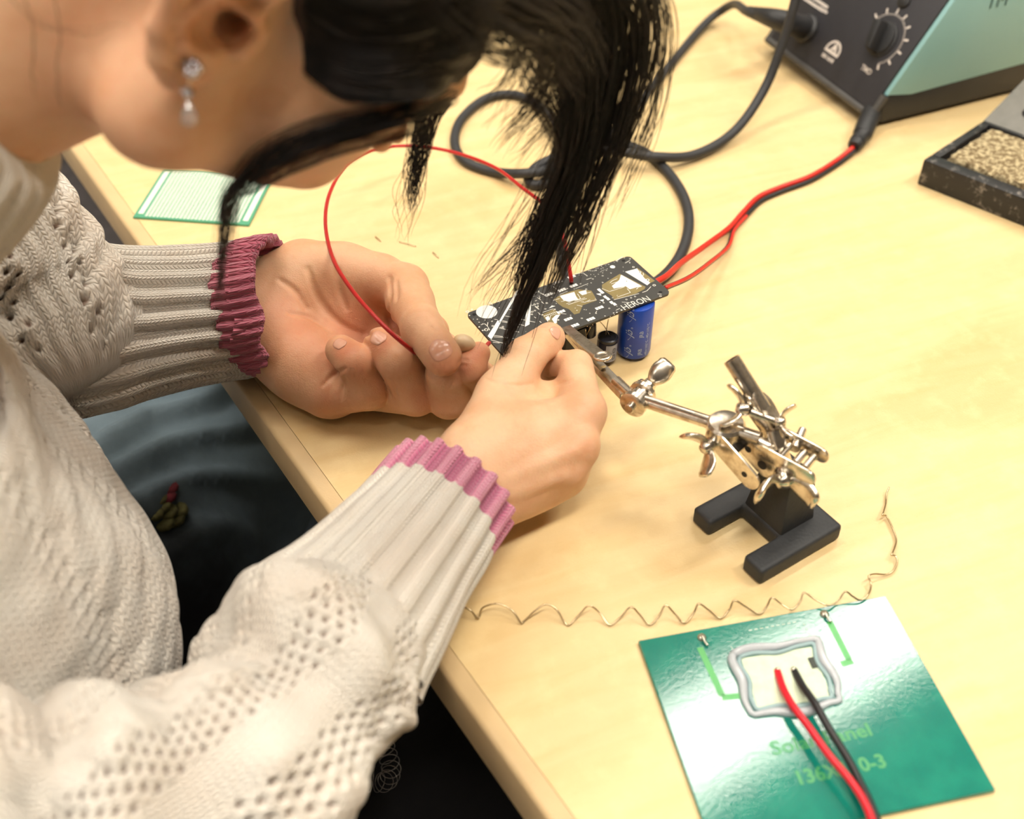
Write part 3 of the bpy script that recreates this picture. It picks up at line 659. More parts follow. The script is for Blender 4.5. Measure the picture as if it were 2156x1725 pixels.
# saddle wing nut over the post
wing_nut(PM(1648, 1003, 52), nrm(-upv*.75-fw*.55), rt*.9-upv*.25, 1.35, 'saddle_wing_nut')
b = MB(); b.cyl(TOP-RZ*.004, PM(1640, 945, 60), .0046, n=20); b.build('post_stud', CHROME, hh)
b = MB(); b.cyl(PM(1604, 958, 52), PM(1632, 975, 50), .0035, n=18); b.build('spacer', CHROME, hh)
b = MB(); b.cyl(PM(1690, 905, 64), PM(1672, 945, 62), .0022, .003, n=12); b.build('screw_tip', CHROME, hh)

# ================================================================== circuit board in the clip
ZB = .045
bL, bT, bR = P(981, 660, ZB), P(1325, 538, ZB), P(1412, 617, ZB)
cx_ = nrm(bT-bL); cy_ = np.array([cx_[1], -cx_[0], 0]); BW = np.linalg.norm(bT-bL); BH = .0466
pc = thing('circuit_board', 'black printed circuit board with gold artwork held in the clip', 'circuit board', bL+cx_*BW/2+cy_*BH/2-RZ*.03)
def pcb(x, y, z=0.): return bL+cx_*x*BW+cy_*y*BH+RZ*z         # x 0..1 long side, y 0..1 towards the viewer
def px2pcb(px, py):
    p = P(px, py, ZB)-bL; return p@cx_/BW, p@cy_/BH
b = MB(); r = .0032; pts = []
for (x, y, a0_) in ((BW-r, BH-r, 0), (r, BH-r, 90), (r, r, 180), (BW-r, r, 270)):
    for q in np.linspace(a0_, a0_+90, 6): pts.append(bL+cx_*(x+r*math.cos(math.radians(q)))+cy_*(y+r*math.sin(math.radians(q)))-RZ*.0016)
BOARD = mat('black_solder_mask', srgb(50, 49, 46), .42, noise=.08, nscale=60)
b.prism(pts, RZ*.0016); b.build('board', BOARD, pc)
SILK = mat('white_silk', srgb(226, 224, 214), .55); TINP = mat('bright_tin', srgb(224, 224, 220), .28, metal=.35)
GOLD = mat('olive_trace_field', srgb(132, 116, 68), .45, noise=.15, nscale=120); HOLE = mat('drill_hole', srgb(20, 18, 16), .8)
Z1, Z2, Z3, Z4 = .00006, .00012, .00018, .00024
def PX(px, py, z): 
    p = P(px, py, ZB); return p+RZ*z
zx = lambda x, y, z: PX(1120+x/7.187, 540+y/7.187, z)           # from close-up coordinates of the right part
zl = lambda x, y, z: PX(970+x/10.148, 590+y/10.148, z)         # from close-up coordinates of the left part
b = MB(); 
for poly in ([(1330, 265), (1060, 430), (1060, 500), (1210, 600), (1240, 655), (1560, 570), (1700, 500), (1720, 460), (1500, 350)],
             [(420, 590), (330, 650), (400, 720), (470, 770), (560, 800), (640, 880), (720, 860), (770, 740), (980, 670), (960, 620), (900, 520), (700, 500), (560, 540)],
             [(150, 880), (330, 800), (440, 870), (380, 950), (390, 1040), (300, 1020), (200, 960)]):
    b.poly([zx(x, y, Z1) for x, y in poly])
b.poly([zx(x, y, Z1) for x, y in [(1590, 170), (1860, 370), (1760, 420), (1540, 260)]])
b.build('copper_field', GOLD, pc)
b = MB()
for poly in ([(1410, 235), (1590, 185), (1640, 250), (1700, 330), (1790, 400), (1745, 440)],
             [(1350, 280), (1660, 450), (1480, 500), (1420, 455), (1240, 490), (1210, 450), (1320, 360)],
             [(420, 600), (640, 540), (670, 610), (700, 650), (560, 690), (480, 670)], [(700, 540), (820, 510), (830, 570), (760, 590)],
             [(200, 930), (250, 900), (270, 950), (235, 985)], [(300, 950), (360, 890), (430, 880), (380, 950), (375, 1010), (345, 1020)],
             [(255, 790), (300, 745), (355, 755)], [(970, 570), (1040, 560), (1050, 600)], [(1020, 665), (1090, 650), (1080, 690)]):
    b.poly([zx(x, y, Z2) for x, y in poly])
# the moon disc and the heron's long legs
mc = zl(555, 680, Z2); b.disc(mc, cx_, cy_, .0066, 36)
for poly in ([(1190, 230), (1290, 180), (850, 910), (810, 900)], [(790, 860), (860, 900), (740, 1130), (655, 1270), (575, 1200)], [(1440, 210), (1530, 210), (1470, 950), (1370, 1000)]):
    b.poly([zl(x, y, Z2) for x, y in poly])
for x, y in ((400, 385), (630, 445), (455, 510), (600, 310), (1020, 780), (650, 1045), (550, 950), (250, 580), (890, 950), (440, 840)):
    c = zx(x, y, Z2); 
    for k in (-1, 0, 1): b.strip(c+cx_*.0019*k-cy_*.0012, c+cx_*.0019*k+cy_*.0012, cx_*.0008)
for x, y in ((1020, 510), (1060, 545), (1110, 615), (1150, 645), (1205, 700), (1250, 725)):
    c = zx(x, y, Z2); b.strip(c-cy_*.0014, c+cy_*.0014, cx_*.0010)
b.disc(zx(1220, 160, Z2), cx_, cy_, .0017, 18)
b.build('tinned_areas', TINP, pc)
# rings, traces, stitches, little plants: drawn in white print
b = MB()
for x, y, r in ((1535, 165, 17), (1630, 240, 22), (1750, 360, 26), (1850, 440, 22), (1435, 378, 14), (1350, 298, 12), (1430, 655, 14), (1500, 630, 13), (1560, 610, 13), (1070, 398, 11), (1070, 297, 11), (1195, 255, 10), (1170, 790, 12), (820, 812, 8), (875, 865, 9), (1105, 905, 9), (755, 940, 13), (735, 418, 11), (640, 497, 8), (535, 490, 11), (590, 395, 8), (330, 565, 9), (300, 625, 8), (225, 712, 9), (205, 797, 10), (350, 808, 9), (620, 572, 14), (575, 593, 9), (960, 645, 8), (775, 692, 9), (655, 785, 8), (150, 885, 10), (390, 965, 10), (585, 895, 9), (895, 405, 8), (405, 462, 8), (760, 225, 17), (920, 345, 12), (1010, 125, 11), (1945, 605, 16), (970, 865, 12), (1285, 760, 7), (820, 500, 13), (1485, 40, 12), (1220, 630, 9), (1085, 705, 12)):
    c = zx(x, y, Z3); s = r/7.187/3000*1.05; b.ring(c, cx_, cy_, s*.55, s, 12)
for x, y, r in ((1355, 815, 14), (1285, 850, 11), (1235, 860, 10), (1245, 885, 7), (1185, 915, 6), (970, 215, 10), (1040, 585, 6), (1480, 100, 10), (680, 820, 9)):
    c = zx(x, y, Z3); s = r/7.187/3000; b.disc(c, cx_, cy_, s, 10)
for x, y, r in ((145, 680, 35), (545, 1065, 40), (650, 200, 22), (1580, 522, 22), (1645, 508, 20), (1585, 655, 20), (1530, 680, 22), (1520, 735, 20), (1350, 545, 20), (1355, 635, 18), (900, 1000, 20), (1210, 1000, 20), (665, 885, 18), (685, 985, 22), (620, 490, 25), (650, 505, 22), (1990, 90, 18), (1990, 285, 28), (2080, 855, 24), (1740, 745, 20), (1810, 620, 20), (2010, 630, 20), (1840, 495, 22)):
    c = zl(x, y, Z3); s = r/10.148/3000*1.05; b.ring(c, cx_, cy_, s*.5, s, 12)
for x, y, r in ((190, 760, 14), (240, 630, 20), (355, 840, 14), (395, 1005, 18), (470, 1080, 18), (520, 860, 10), (395, 905, 14), (820, 595, 10), (730, 475, 10), (270, 840, 10), (675, 880, 12)):
    c = zl(x, y, Z3); s = r/10.148/3000; b.disc(c, cx_, cy_, s, 10)
def ln(f, pts, wpx=10, sc=7.187):
    for i in range(len(pts)-1):
        a, c = f(*pts[i], Z3), f(*pts[i+1], Z3); d = nrm(c-a); b.strip(a, c, np.cross(RZ, d)*(wpx/sc/3000/2))
LN = lambda *p, w=9: ln(zx, p, w)
LN((1670, 550), (1740, 525), (1800, 460)); LN((1290, 620), (1490, 550), (1440, 490)); LN((1060, 490), (1170, 535), (1320, 490), (1400, 465)); LN((1180, 405), (1210, 375), (1290, 340)); LN((1200, 420), (1250, 400), (1330, 380))
LN((1470, 480), (1520, 450), (1560, 430)); LN((1580, 500), (1610, 470), (1660, 455)); LN((520, 720), (800, 630)); LN((545, 735), (830, 640)); LN((590, 700), (735, 640), (690, 570)); LN((740, 690), (800, 700), (880, 660)); LN((840, 690), (980, 660)); LN((760, 540), (770, 570), (890, 545)); LN((680, 740), (760, 760))
LN((165, 850), (325, 795)); LN((265, 970), (280, 900), (370, 870)); LN((440, 870), (520, 875)); LN((320, 460), (370, 500)); LN((60, 545), (105, 545), (180, 580)); LN((100, 520), (110, 550)); LN((40, 750), (110, 800)); LN((80, 625), (120, 650)); LN((100, 770), (90, 745)); LN((1270, 75), (1370, 10), w=12); LN((1410, 105), (1480, 65)); LN((1000, 150), (1070, 125)); LN((640, 270), (780, 250)); LN((780, 260), (840, 300)); LN((820, 355), (900, 330)); LN((1270, 820), (1330, 790)); LN((1360, 695), (1450, 700)); LN((1240, 660), (1620, 565)); LN((960, 865), (980, 830)); LN((1660, 310), (1690, 280), (1680, 250)); LN((320, 670), (420, 640)); LN((440, 690), (530, 665)); LN((1420, 415), (1430, 380)); LN((1900, 570), (1960, 575)); LN((660, 490), (850, 415), w=7); LN((420, 580), (540, 530), w=7)
for i in range(8): 
    c = zx(190+i*26, 905-i*9, Z3); b.strip(c-cx_*.0004, c+cx_*.0004, cy_*.0005)
LL = lambda *p, w=14: ln(zl, p, w, 10.148)
for a_, c_ in (((1210, 375), (1600, 345)), ((1120, 500), (1560, 545)), ((1030, 635), (1520, 690)), ((950, 770), (1590, 905)), ((890, 870), (1360, 975)), ((880, 895), (1000, 915)), ((820, 1030), (1250, 1115)), ((830, 1010), (930, 1030)), ((700, 1185), (900, 1210)), ((705, 1215), (1150, 1250)), ((640, 1280), (1010, 1380)), ((690, 1330), (830, 1350))): LL(a_, c_)
LL((430, 960), (510, 935), (570, 985), (620, 1075), w=16); LL((470, 930), (450, 960), w=12); LL((580, 905), (570, 985)); LL((1600, 270), (1660, 255), (1760, 315)); LL((1650, 225), (1660, 255)); LL((1640, 380), (1720, 435)); LL((1690, 370), (1680, 405)); LL((1590, 570), (1680, 640)); LL((1630, 560), (1640, 600)); LL((1650, 690), (1700, 745)); LL((1590, 450), (1630, 435)); LL((1680, 880), (1725, 915)); LL((720, 840), (790, 850)); LL((1720, 460), (1780, 510)); LL((1570, 790), (1610, 815)); LL((760, 450), (830, 470))
for k in range(70):                                             # sprinkle of constellation dots along the far edge
    c = zx(620+rng.random()*520, 250+rng.normal()*45-rng.random()*60, Z3); s = .00012+.0002*rng.random()
    if 0.02 < ((c-bL)@cy_)/BH < .9: b.disc(c, cx_, cy_, s, 6)
for k in range(46):
    c = pcb(.03+.94*rng.random(), (.015+.03*rng.random()) if k % 2 else .05+.9*rng.random(), Z3); b.disc(c, cx_, cy_, .00018+.0002*rng.random(), 6)
h0, h1 = zx(1400, 820, Z3), zx(1840, 690, Z3); hxd = nrm(h1-h0)
text_mb(b, 'HERON', .0078, h0, cx_, -cy_, sx=1.0*np.linalg.norm(h1-h0)/.0268)
b.build('silkscreen_artwork', SILK, pc)
b = MB()
for x, y, r in ((1385, 68, 26), (1945, 545, 26)):
    h_ = MB(); h_.disc(zx(x, y, Z3), cx_, cy_, r/7.187/3000, 18); h_.build('mounting_hole', HOLE, pc)
for x, y, r in ((1535, 165, 8), (1630, 240, 9), (1750, 360, 10), (1435, 378, 6)): b.disc(zx(x, y, Z4), cx_, cy_, r/7.187/3000, 10)
o = b.build('drill_holes', HOLE, pc); o['kind'] = 'stuff'
b = MB(); b.disc(zl(290, 735, Z3), cx_, cy_, .0012, 14); b.build('mounting_hole', HOLE, pc)
# parts hanging below the board
capm, nb, bs, tc = base_mat('blue_sleeve', .32)
nb.put(bs.inputs['Base Color'], nb.mix(nb.ramp(nb.noise(tc.outputs['Object'], 40), .3, .7), (*srgb(24, 62, 158), 1), (*srgb(32, 74, 176), 1)))
cc = P(1333, 745-13, .004); cc[2] = 0.0025; CR = .0112
cap = MB(); cap.lathe(cc, RZ, [(0, CR-.0016), (.0006, CR-.0004), (.002, CR), (ZB-.006, CR), (ZB-.0052, CR-.0006)], 40); cap = cap.build('supercapacitor', capm, pc)
lab = mat('pale_blue_print', srgb(176, 196, 226), .5)
b = MB()
def on_cap(s, size, a_deg, z0, sx=1., shear=0.):
    """lettering running up the sleeve at a given angle"""
    t = MB(); text_mb(t, s, size, (0, 0, 0), (1, 0, 0), (0, 1, 0), shear=shear, sx=sx)
    V = []
    for v in t.V:
        a = math.radians(a_deg)-v[1]/CR; V.append(cc+np.array([math.cos(a), math.sin(a), 0])*(CR+.00012)+RZ*(z0+v[0]))
    b.add(V, t.F)
for z0 in (.003, .0175, .032): 
    on_cap('jb', .0068, -104, z0+.0015, shear=.5); on_cap('o', .0026, -104, z0+.0082)
    if z0 < .03: on_cap('JRB', .0036, -68, z0+.001, sx=1.05)
    t = np.linspace(0, 1, 8); cv = [(-118+14*q, z0-.001+.007*q**2) for q in t]
    for i in range(7):
        q = []
        for (a, z) in (cv[i], cv[i+1]):
            for dz in (-.00022, .00022): aa = math.radians(a); q.append(cc+np.array([math.cos(aa), math.sin(aa), 0])*(CR+.00012)+RZ*(z+dz))
        b.add(q, [(0, 2, 3, 1)])
on_cap('-40+105°C -40+105°C', .0027, -46, .002, sx=1.08)
b.build('sleeve_lettering', lab, cap)
elec = mat('dark_blue_sleeve', srgb(34, 36, 46), .3); elecs = mat('grey_stripe', srgb(150, 152, 164), .35); capt = mat('black_rubber_bung', srgb(24, 24, 26), .5)
def electro(px, py, z0, r, h, tilt, stripe, legs):
    base = P(px, py, z0); d = nrm(RZ+tilt); t = MB()
    t.lathe(base, d, [(0, r*.9), (.0006, r), (h*.80, r), (h*.84, r*.93), (h*.88, r), (h*.97, r), (h, r*.86), (h-.0004, r*.8)], 28); o = t.build('electrolytic_capacitor', elec, pc)
    x = nrm(np.cross(d, [0, 1, 0])); y = np.cross(d, x)
    a = np.linspace(*[math.radians(k) for k in stripe], 8); ca = [x*math.cos(k)+y*math.sin(k) for k in a]
    t = MB(); V = [base+d*h*.04+k*(r+.0001) for k in ca]+[base+d*h*.80+k*(r+.0001) for k in ca]
    t.add(V, [(i, i+1, i+9, i+8) for i in range(7)]); t.build('polarity_stripe', elecs, o)
    t = MB(); mid = x*math.cos(a[4])+y*math.sin(a[4]); tg = np.cross(d, mid); 
    for k in (.25, .55): 
        c = base+d*h*k+mid*(r+.0002); 
        for w0, w1 in ((.0009, .0012),): 
            for sgn in (-1, 1): t.strip(c-d*.0016+tg*sgn*.0008, c+d*.0016+tg*sgn*.0008, tg*.00022); t.strip(c+tg*-.0009+d*.0016*sgn, c+tg*.0009+d*.0016*sgn, d*.00022)
    t.build('stripe_mark', elec, o)
    top = base+d*h
    for k in legs:
        t = MB(); s0 = top+tg*0+x*k[0]+y*k[1]; e = P(k[2], k[3], ZB-.0016); t.tube(catmull([s0-d*.0004, s0+(e-s0)*.5+RZ*.001, e], 12), .0003, 8); t.build('lead', TIN, o, smooth=True)
electro(1275, 752, .004, .0066, .0170, np.array([.04, .05, 0]), (80, 165), ((-.0014, 0, 1262, 676), (.0016, 0, 1281, 672)))
electro(1241, 706, .022, .0042, .0115, np.array([-.05, .0, 0]), (150, 230), ((-.0010, 0, 1236, 688), (.0012, 0, 1248, 684)))
electro(1228, 748, .010, .0042, .0090, np.array([.1, .1, 0]), (200, 280), ((-.0010, 0, 1233, 695), (.0012, 0, 1243, 690)))
b = MB(); kc = P(1203, 722, .022); b.box(kc, cx_*.0075, cy_*.005, RZ*.0125); b.build('relay_block', BLACKP, pc, bevel=.0006)

# ================================================================== power lead with barrel plug
pl = thing('power_lead', 'red and black twin lead with a black barrel plug, running to the board', 'cable', P(1600, 430))
red = [(1796, 311, 5), (1760, 339, 2.2), (1705, 372, 2), (1640, 396, 2), (1596, 416, 2), (1565, 447, 2.2), (1535, 480, 4), (1480, 521, 12), (1435, 553, 25), (1405, 580, 38), (1378, 596, 42)]
blk = [(1801, 317, 4), (1764, 346, 2.2), (1708, 380, 2), (1644, 404, 2), (1602, 424, 2), (1570, 456, 2.2), (1545, 485, 2.4), (1532, 520, 5), (1495, 553, 16), (1450, 585, 30), (1400, 607, 41)]
wire('red_conductor', [PM(*q) for q in red], .0021, REDW, pl, res=140)
wire('black_conductor', [PM(*q) for q in blk], .0017, BLKW, pl, res=140)
wire('red_tracer', [PM(q[0]+2, q[1]-1.5, q[2]+.9) for q in blk[5:]], .0012, REDW, pl)
g0, g1_, g2_ = PM(1798, 309, 6), PM(1815, 285, 7.5), PM(1834, 240, 11)
b = MB(); d1 = nrm(g1_-g0); L1 = np.linalg.norm(g1_-g0)
b.lathe(g0, g1_-g0, [(0, .0046), (.002, .0060), (L1*.35, .0060), (L1*.38, .0066), (L1*.55, .0066), (L1*.58, .0060), (L1*.9, .0064), (L1, .0072), (L1+.003, .0076)], 24)
b.lathe(g1_, g2_-g1_, [(0, .0074), (.003, .0080), (np.linalg.norm(g2_-g1_), .0084)], 24); b.build('barrel_plug', BLACKP, pl, smooth=False)

# ================================================================== soldering iron cable, one long knotted cord
path = [(1640, 42, 56), (1600, 34, 52), (1572, 24, 47), (1548, 9, 30), (1520, 22, 15), (1480, 55, 6), (1400, 150, 4), (1330, 236, 4), (1268, 300, 8), (1200, 322, 12), (1135, 348, 12), (1112, 378, 5), (1135, 390, 4), (1180, 366, 4), (1238, 322, 4), (1296, 302, 4), (1366, 326, 4), (1424, 386, 4), (1450, 455, 4), (1436, 530, 4), (1385, 592, 4), (1290, 630, 4), (1200, 590, 4), (1180, 500, 4), (1196, 400, 4), (1192, 315, 13), (1160, 245, 8), (1098, 203, 4), (1030, 205, 4), (974, 248, 4), (957, 298, 4), (978, 338, 4), (1040, 362, 4), (1120, 364, 13), (1200, 345, 5), (1280, 318, 12), (1375, 330, 13), (1462, 326, 6), (1545, 278, 10), (1608, 190, 30), (1646, 95, 62), (1672, 10, 92), (1690, -80, 120), (1700, -180, 140)]
cb = thing('iron_cable', 'thick black rubber soldering iron cable looped and knotted on the table', 'cable', P(1200, 350))
wire('cord', [PM(*q) for q in path], .0039, RUBBER, cb, n=14, res=520)

# ================================================================== soldering station
sA, sB = P(1625, 97, .004), P(1845, 262, .004); su = nrm(sB-sA); sw_ = np.array([-su[1], su[0], 0]); SWID = np.linalg.norm(sB-sA)
ss = thing('soldering_station', 'teal soldering station with sloping black control panel and dial', 'soldering station', [*(sA+su*SWID/2+sw_*.08)[:2], 0])
def stn(u, d, z): return sA*np.array([1, 1, 0])+su*u+sw_*d+RZ*z
b = MB(); prof = [(0.0, .010), (.004, .004), (.165, .004), (.17, .010), (.17, .030), (.03, .026), (.006, .030)]
b.prism([stn(0, d, z) for d, z in prof], su*SWID); b.build('base_plinth', BLACKP, ss, bevel=.002)
for u in (.02, SWID-.02):
    for d in (.03, .14): 
        b = MB(); b.lathe(stn(u, d, 0), RZ, [(0, .007), (.004, .008), (.0045, .008)], 16); b.build('rubber_foot', RUBBER, ss)
FT, FB = np.array([.060, .118]), np.array([.004, .028])           # sloping front: top and bottom (depth, height)
prof = [tuple(FB), (.030, .0235), (.168, .028), (.168, .118), tuple(FT)]
b = MB(); b.prism([stn(0, d, z) for d, z in prof], su*SWID); b.build('teal_housing', TEAL, ss, bevel=.0025)
fv = nrm(sw_*(FT[0]-FB[0])+RZ*(FT[1]-FB[1])); fnrm = np.cross(su, fv); FH = np.linalg.norm(FT-FB)
def fr(u, v, z=0.): return stn(0, *FB)+su*u+fv*v+fnrm*z
b = MB(); mg = .0045; b.prism([fr(mg, -.016, -.001), fr(SWID-mg, -.016, -.001), fr(SWID-mg, FH-.004, -.001), fr(mg, FH-.004, -.001)], fnrm*.0032)
b.build('control_panel', mat('charcoal_panel', srgb(47, 46, 51), .5, noise=.05, nscale=200, bump=.08, bscale=1500), ss, bevel=.0008)
b = MB()
for a, c in (((0, -.019), (SWID, -.019)), ((SWID-.002, -.019), (SWID-.002, .0)), ((.002, -.019), (.002, 0))): 
    A_, C_ = fr(*a, .0), fr(*c, .0); b.cyl(A_, C_, .0034, n=12)
b.build('bezel', mat('grey_bezel', srgb(78, 76, 74), .45), ss, smooth=False)
def px2fr(px, py):                                               # meet a sight line with the panel plane
    o = fr(0, 0, .0024); r = ray(px, py); t = ((o-CAM)@fnrm)/(r@fnrm); p = CAM+r*t-fr(0, 0, 0); return p@su, p@fv
WP = mat('white_panel_print', srgb(214, 204, 196), .5)
ku, kv = px2fr(1858, 82); b = MB()
b.lathe(fr(ku, kv, .0022), fnrm, [(0, .0150), (.0015, .0150), (.002, .0135), (.004, .0130), (.0045, .0105)], 40); dial = b.build('dial_skirt', BLACKP, ss)
b = MB(); gr = nrm(su*.35-fv*.95); gs = np.cross(fnrm, gr); b.prism([fr(ku, kv, .006)+gr*x+gs*y for x, y in ((-.012, -.0042), (-.012, .0042), (.0125, .0030), (.0125, -.0030))], fnrm*.011); b.build('dial_grip', BLACKP, dial, bevel=.0016)
b = MB(); kr = .0200
for i in range(61):
    a = math.radians(150-205*i/60); d = su*math.cos(a)+fv*math.sin(a); c = fr(ku, kv, .0024); b.strip(c+d*kr, c+d*(kr+.0018), np.cross(fnrm, d)*.00022)
for i in range(9):
    a = math.radians(150-205*i/8); d = su*math.cos(a)+fv*math.sin(a); c = fr(ku, kv, .0024); b.strip(c+d*(kr+.0018), c+d*(kr+.0062), np.cross(fnrm, d)*.0009)
b.build('dial_scale', WP, ss)
b = MB(); a = math.radians(128); d = su*math.cos(a)+fv*math.sin(a); e = np.cross(fnrm, d); c = fr(ku, kv, .0043)+d*.0113; b.poly([c-e*.0011, c+e*.0011, c+d*.0024]); b.build('dial_pointer', WP, dial)
lu, lv = px2fr(1752, 108); b = MB(); c = fr(lu, lv, .0024)
b.ring(c, su, fv, .0072, .0094, 30, math.radians(-14), math.radians(194)); b.poly([c+su*x+fv*y for x, y in ((-.0092, -.0024), (.0092, -.0024), (.0062, .0002), (-.0060, .0002))])
b.poly([c+su*x+fv*y for x, y in ((-.0032, .0002), (-.0010, .0066), (.0012, .0066), (.0052, .0002), (.0026, .0002), (.0016, .0020), (-.0004, .0006))])
text_mb(b, 'ESD SAFE', .0040, fr(lu, lv-.0078, .0024), su, fv, align='CENTER', bold=.0002)
b.build('safety_logo', WP, ss); b = MB(); tu, tv = px2fr(1824, 147); text_mb(b, 'TMD', .0062, fr(tu, tv-.002, .0024), su, fv, align='CENTER', bold=.0001)
b.build('dial_caption', WP, ss); b = MB()
for k, (a_, w__) in enumerate((((1722, 2), .030), ((1712, 9), .030), ((1733, 21), .012))):
    uu, vv = px2fr(*a_); b.strip(fr(uu-w__/2, vv, .0024), fr(uu+w__/2, vv, .0024), fv*.0012)
b.build('panel_print', WP, ss)
b = MB(); uu, vv = px2fr(1905, 2); b.lathe(fr(uu, vv, .002), fnrm, [(0, .006), (.002, .006), (.003, .004)], 20); b.build('indicator_bezel', BLACKP, ss)
# connector of the iron cable in the panel
cu_, cv_ = px2fr(1700, 62); b = MB(); b.lathe(fr(cu_, cv_, .002), fnrm, [(0, .0125), (.004, .0125), (.006, .0105)], 30); b.build('socket_ring', BLACKP, ss)
q0 = fr(cu_, cv_, .008); q1 = PM(1640, 42, 56); q2 = PM(1575, 24, 47); b = MB()
pts = catmull([q0, q1, q2], 20); b.tube(pts, np.interp(np.linspace(0, 1, 20), [0, .4, .5, .75, 1], [.0098, .0098, .0088, .0066, .0046]), 18); b.build('cable_plug', BLACKP, cb, smooth=True)
b = MB(); m0 = stn(SWID+.0004, .085, .088); text_mb(b, 'TM', .016, m0, sw_, RZ); b.build('side_lettering', mat('dark_teal_print', srgb(36, 84, 84), .5), ss)

# ================================================================== sponge tray of the iron holder
hA, hB = P(1930, 388, 0), P(2156, 478, 0); hu = nrm(hB-hA); hv = np.array([-hu[1], hu[0], 0]); HLn = .125
wp = P(2112, 214, .024)-P(1958, 314, .024); hv = nrm([wp[0], wp[1], 0]); hv = nrm(hv-hu*(hv@hu)*.0); HD = .095
st_ = thing('sponge_tray', 'worn black soldering iron holder tray with a dry tan sponge', 'sponge holder', [*(hA+hu*HLn/2+hv*HD/2)[:2], 0])
def tr(u, v, z): return hA*np.array([1, 1, 0])+hu*u+hv*v+RZ*z
worn, nb, bs, tc = base_mat('worn_black_enamel', .5)
nz = nb.noise(tc.outputs['Object'], 95, 8, .72); nb.put(bs.inputs['Base Color'], nb.mix(nb.ramp(nz, .54, .66), (*srgb(34, 33, 34), 1), (*srgb(128, 122, 116), 1)))
b = MB()
for (u0, u1, v0, v1) in ((0, HLn, 0, .012), (0, HLn, HD-.010, HD), (0, .007, .012, HD-.010), (HLn-.008, HLn, .012, HD-.010)):
    b.prism([tr(u0, v0, 0), tr(u1, v0, 0), tr(u1, v1, 0), tr(u0, v1, 0)], RZ*.022)
b.build('tray', worn, st_, bevel=.0016)
b = MB(); b.prism([tr(.0075, .0125, .0005), tr(HLn-.0085, .0125, .0005), tr(HLn-.0085, HD-.0105, .0005), tr(.0075, HD-.0105, .0005)], RZ*.006); b.build('tray_floor', BLACKP, st_)
spm, nb, bs, tc = base_mat('dry_sponge', .95)
n1 = nb.noise(tc.outputs['Object'], 260, 5, .65); n2 = nb.noise(tc.outputs['Object'], 110, 3)
c_ = nb.mix(nb.ramp(n1, .42, .60), (*srgb(128, 108, 76), 1), (*srgb(206, 188, 148), 1)); nb.put(bs.inputs['Base Color'], c_); nb.put(bs.inputs['Normal'], nb.bump(n1, 1.0, .003))
gx, gy = 70, 50; V = []
for j in range(gy+1):
    for i in range(gx+1):
        u = .011+(HLn-.022)*i/gx+.0008*math.sin(j*.9+i*.2)*(i in (0, gx)); v = .0165+(HD-.031)*j/gy+.0009*math.sin(i*.7)*(j in (0, gy))
        h = mnoise.noise(Vector((u*260, v*260, 0)))*.0007+mnoise.noise(Vector((u*90, v*90, 3)))*.0010; ed = min(i, gx-i, j, gy-j); V.append(tr(u, v, .0225+h-(.0018 if ed == 0 else 0)))
nV = len(V); V += [v*np.array([1, 1, 0])+RZ*.0066 for v in V]; w_ = gx+1
F = [(j*w_+i, j*w_+i+1, (j+1)*w_+i+1, (j+1)*w_+i) for j in range(gy) for i in range(gx)]
rim = [i for i in range(gx)]+[j*w_+gx for j in range(gy)]+[gy*w_+gx-i for i in range(gx)]+[(gy-j)*w_ for j in range(gy)]
F += [(rim[k], rim[k]+nV, rim[(k+1) % len(rim)]+nV, rim[(k+1) % len(rim)]) for k in range(len(rim))]
b = MB(); b.add(V, F); b.build('sponge', spm, st_, smooth=False)
pg = mat('grey_steel_plate', srgb(120, 118, 112), .5, metal=.3, noise=.1, nscale=120)
b = MB(); b.prism([tr(.0, HD-.006, .020), tr(HLn, HD-.006, .020), tr(HLn-.01, HD+.045, .052), tr(.008, HD+.045, .052)], nrm(np.cross(hu, hv*.051+RZ*.032))*.0025); hp = b.build('holder_bracket', pg, st_, bevel=.0006)
pn = nrm(np.cross(hu, hv*.051+RZ*.032)); b = MB(); c = tr(.026, HD+.010, .0302)+pn*.0030; b.disc(c, hu, np.cross(pn, hu), .0045, 20); b.build('bracket_hole', HOLE, hp)
for u in (.008, HLn-.008): 
    b = MB(); b.prism([tr(u, HD-.002, 0), tr(u, HD+.05, 0), tr(u, HD+.044, .050), tr(u, HD-.002, .02)], hu*.003); b.build('bracket_cheek', pg, st_)

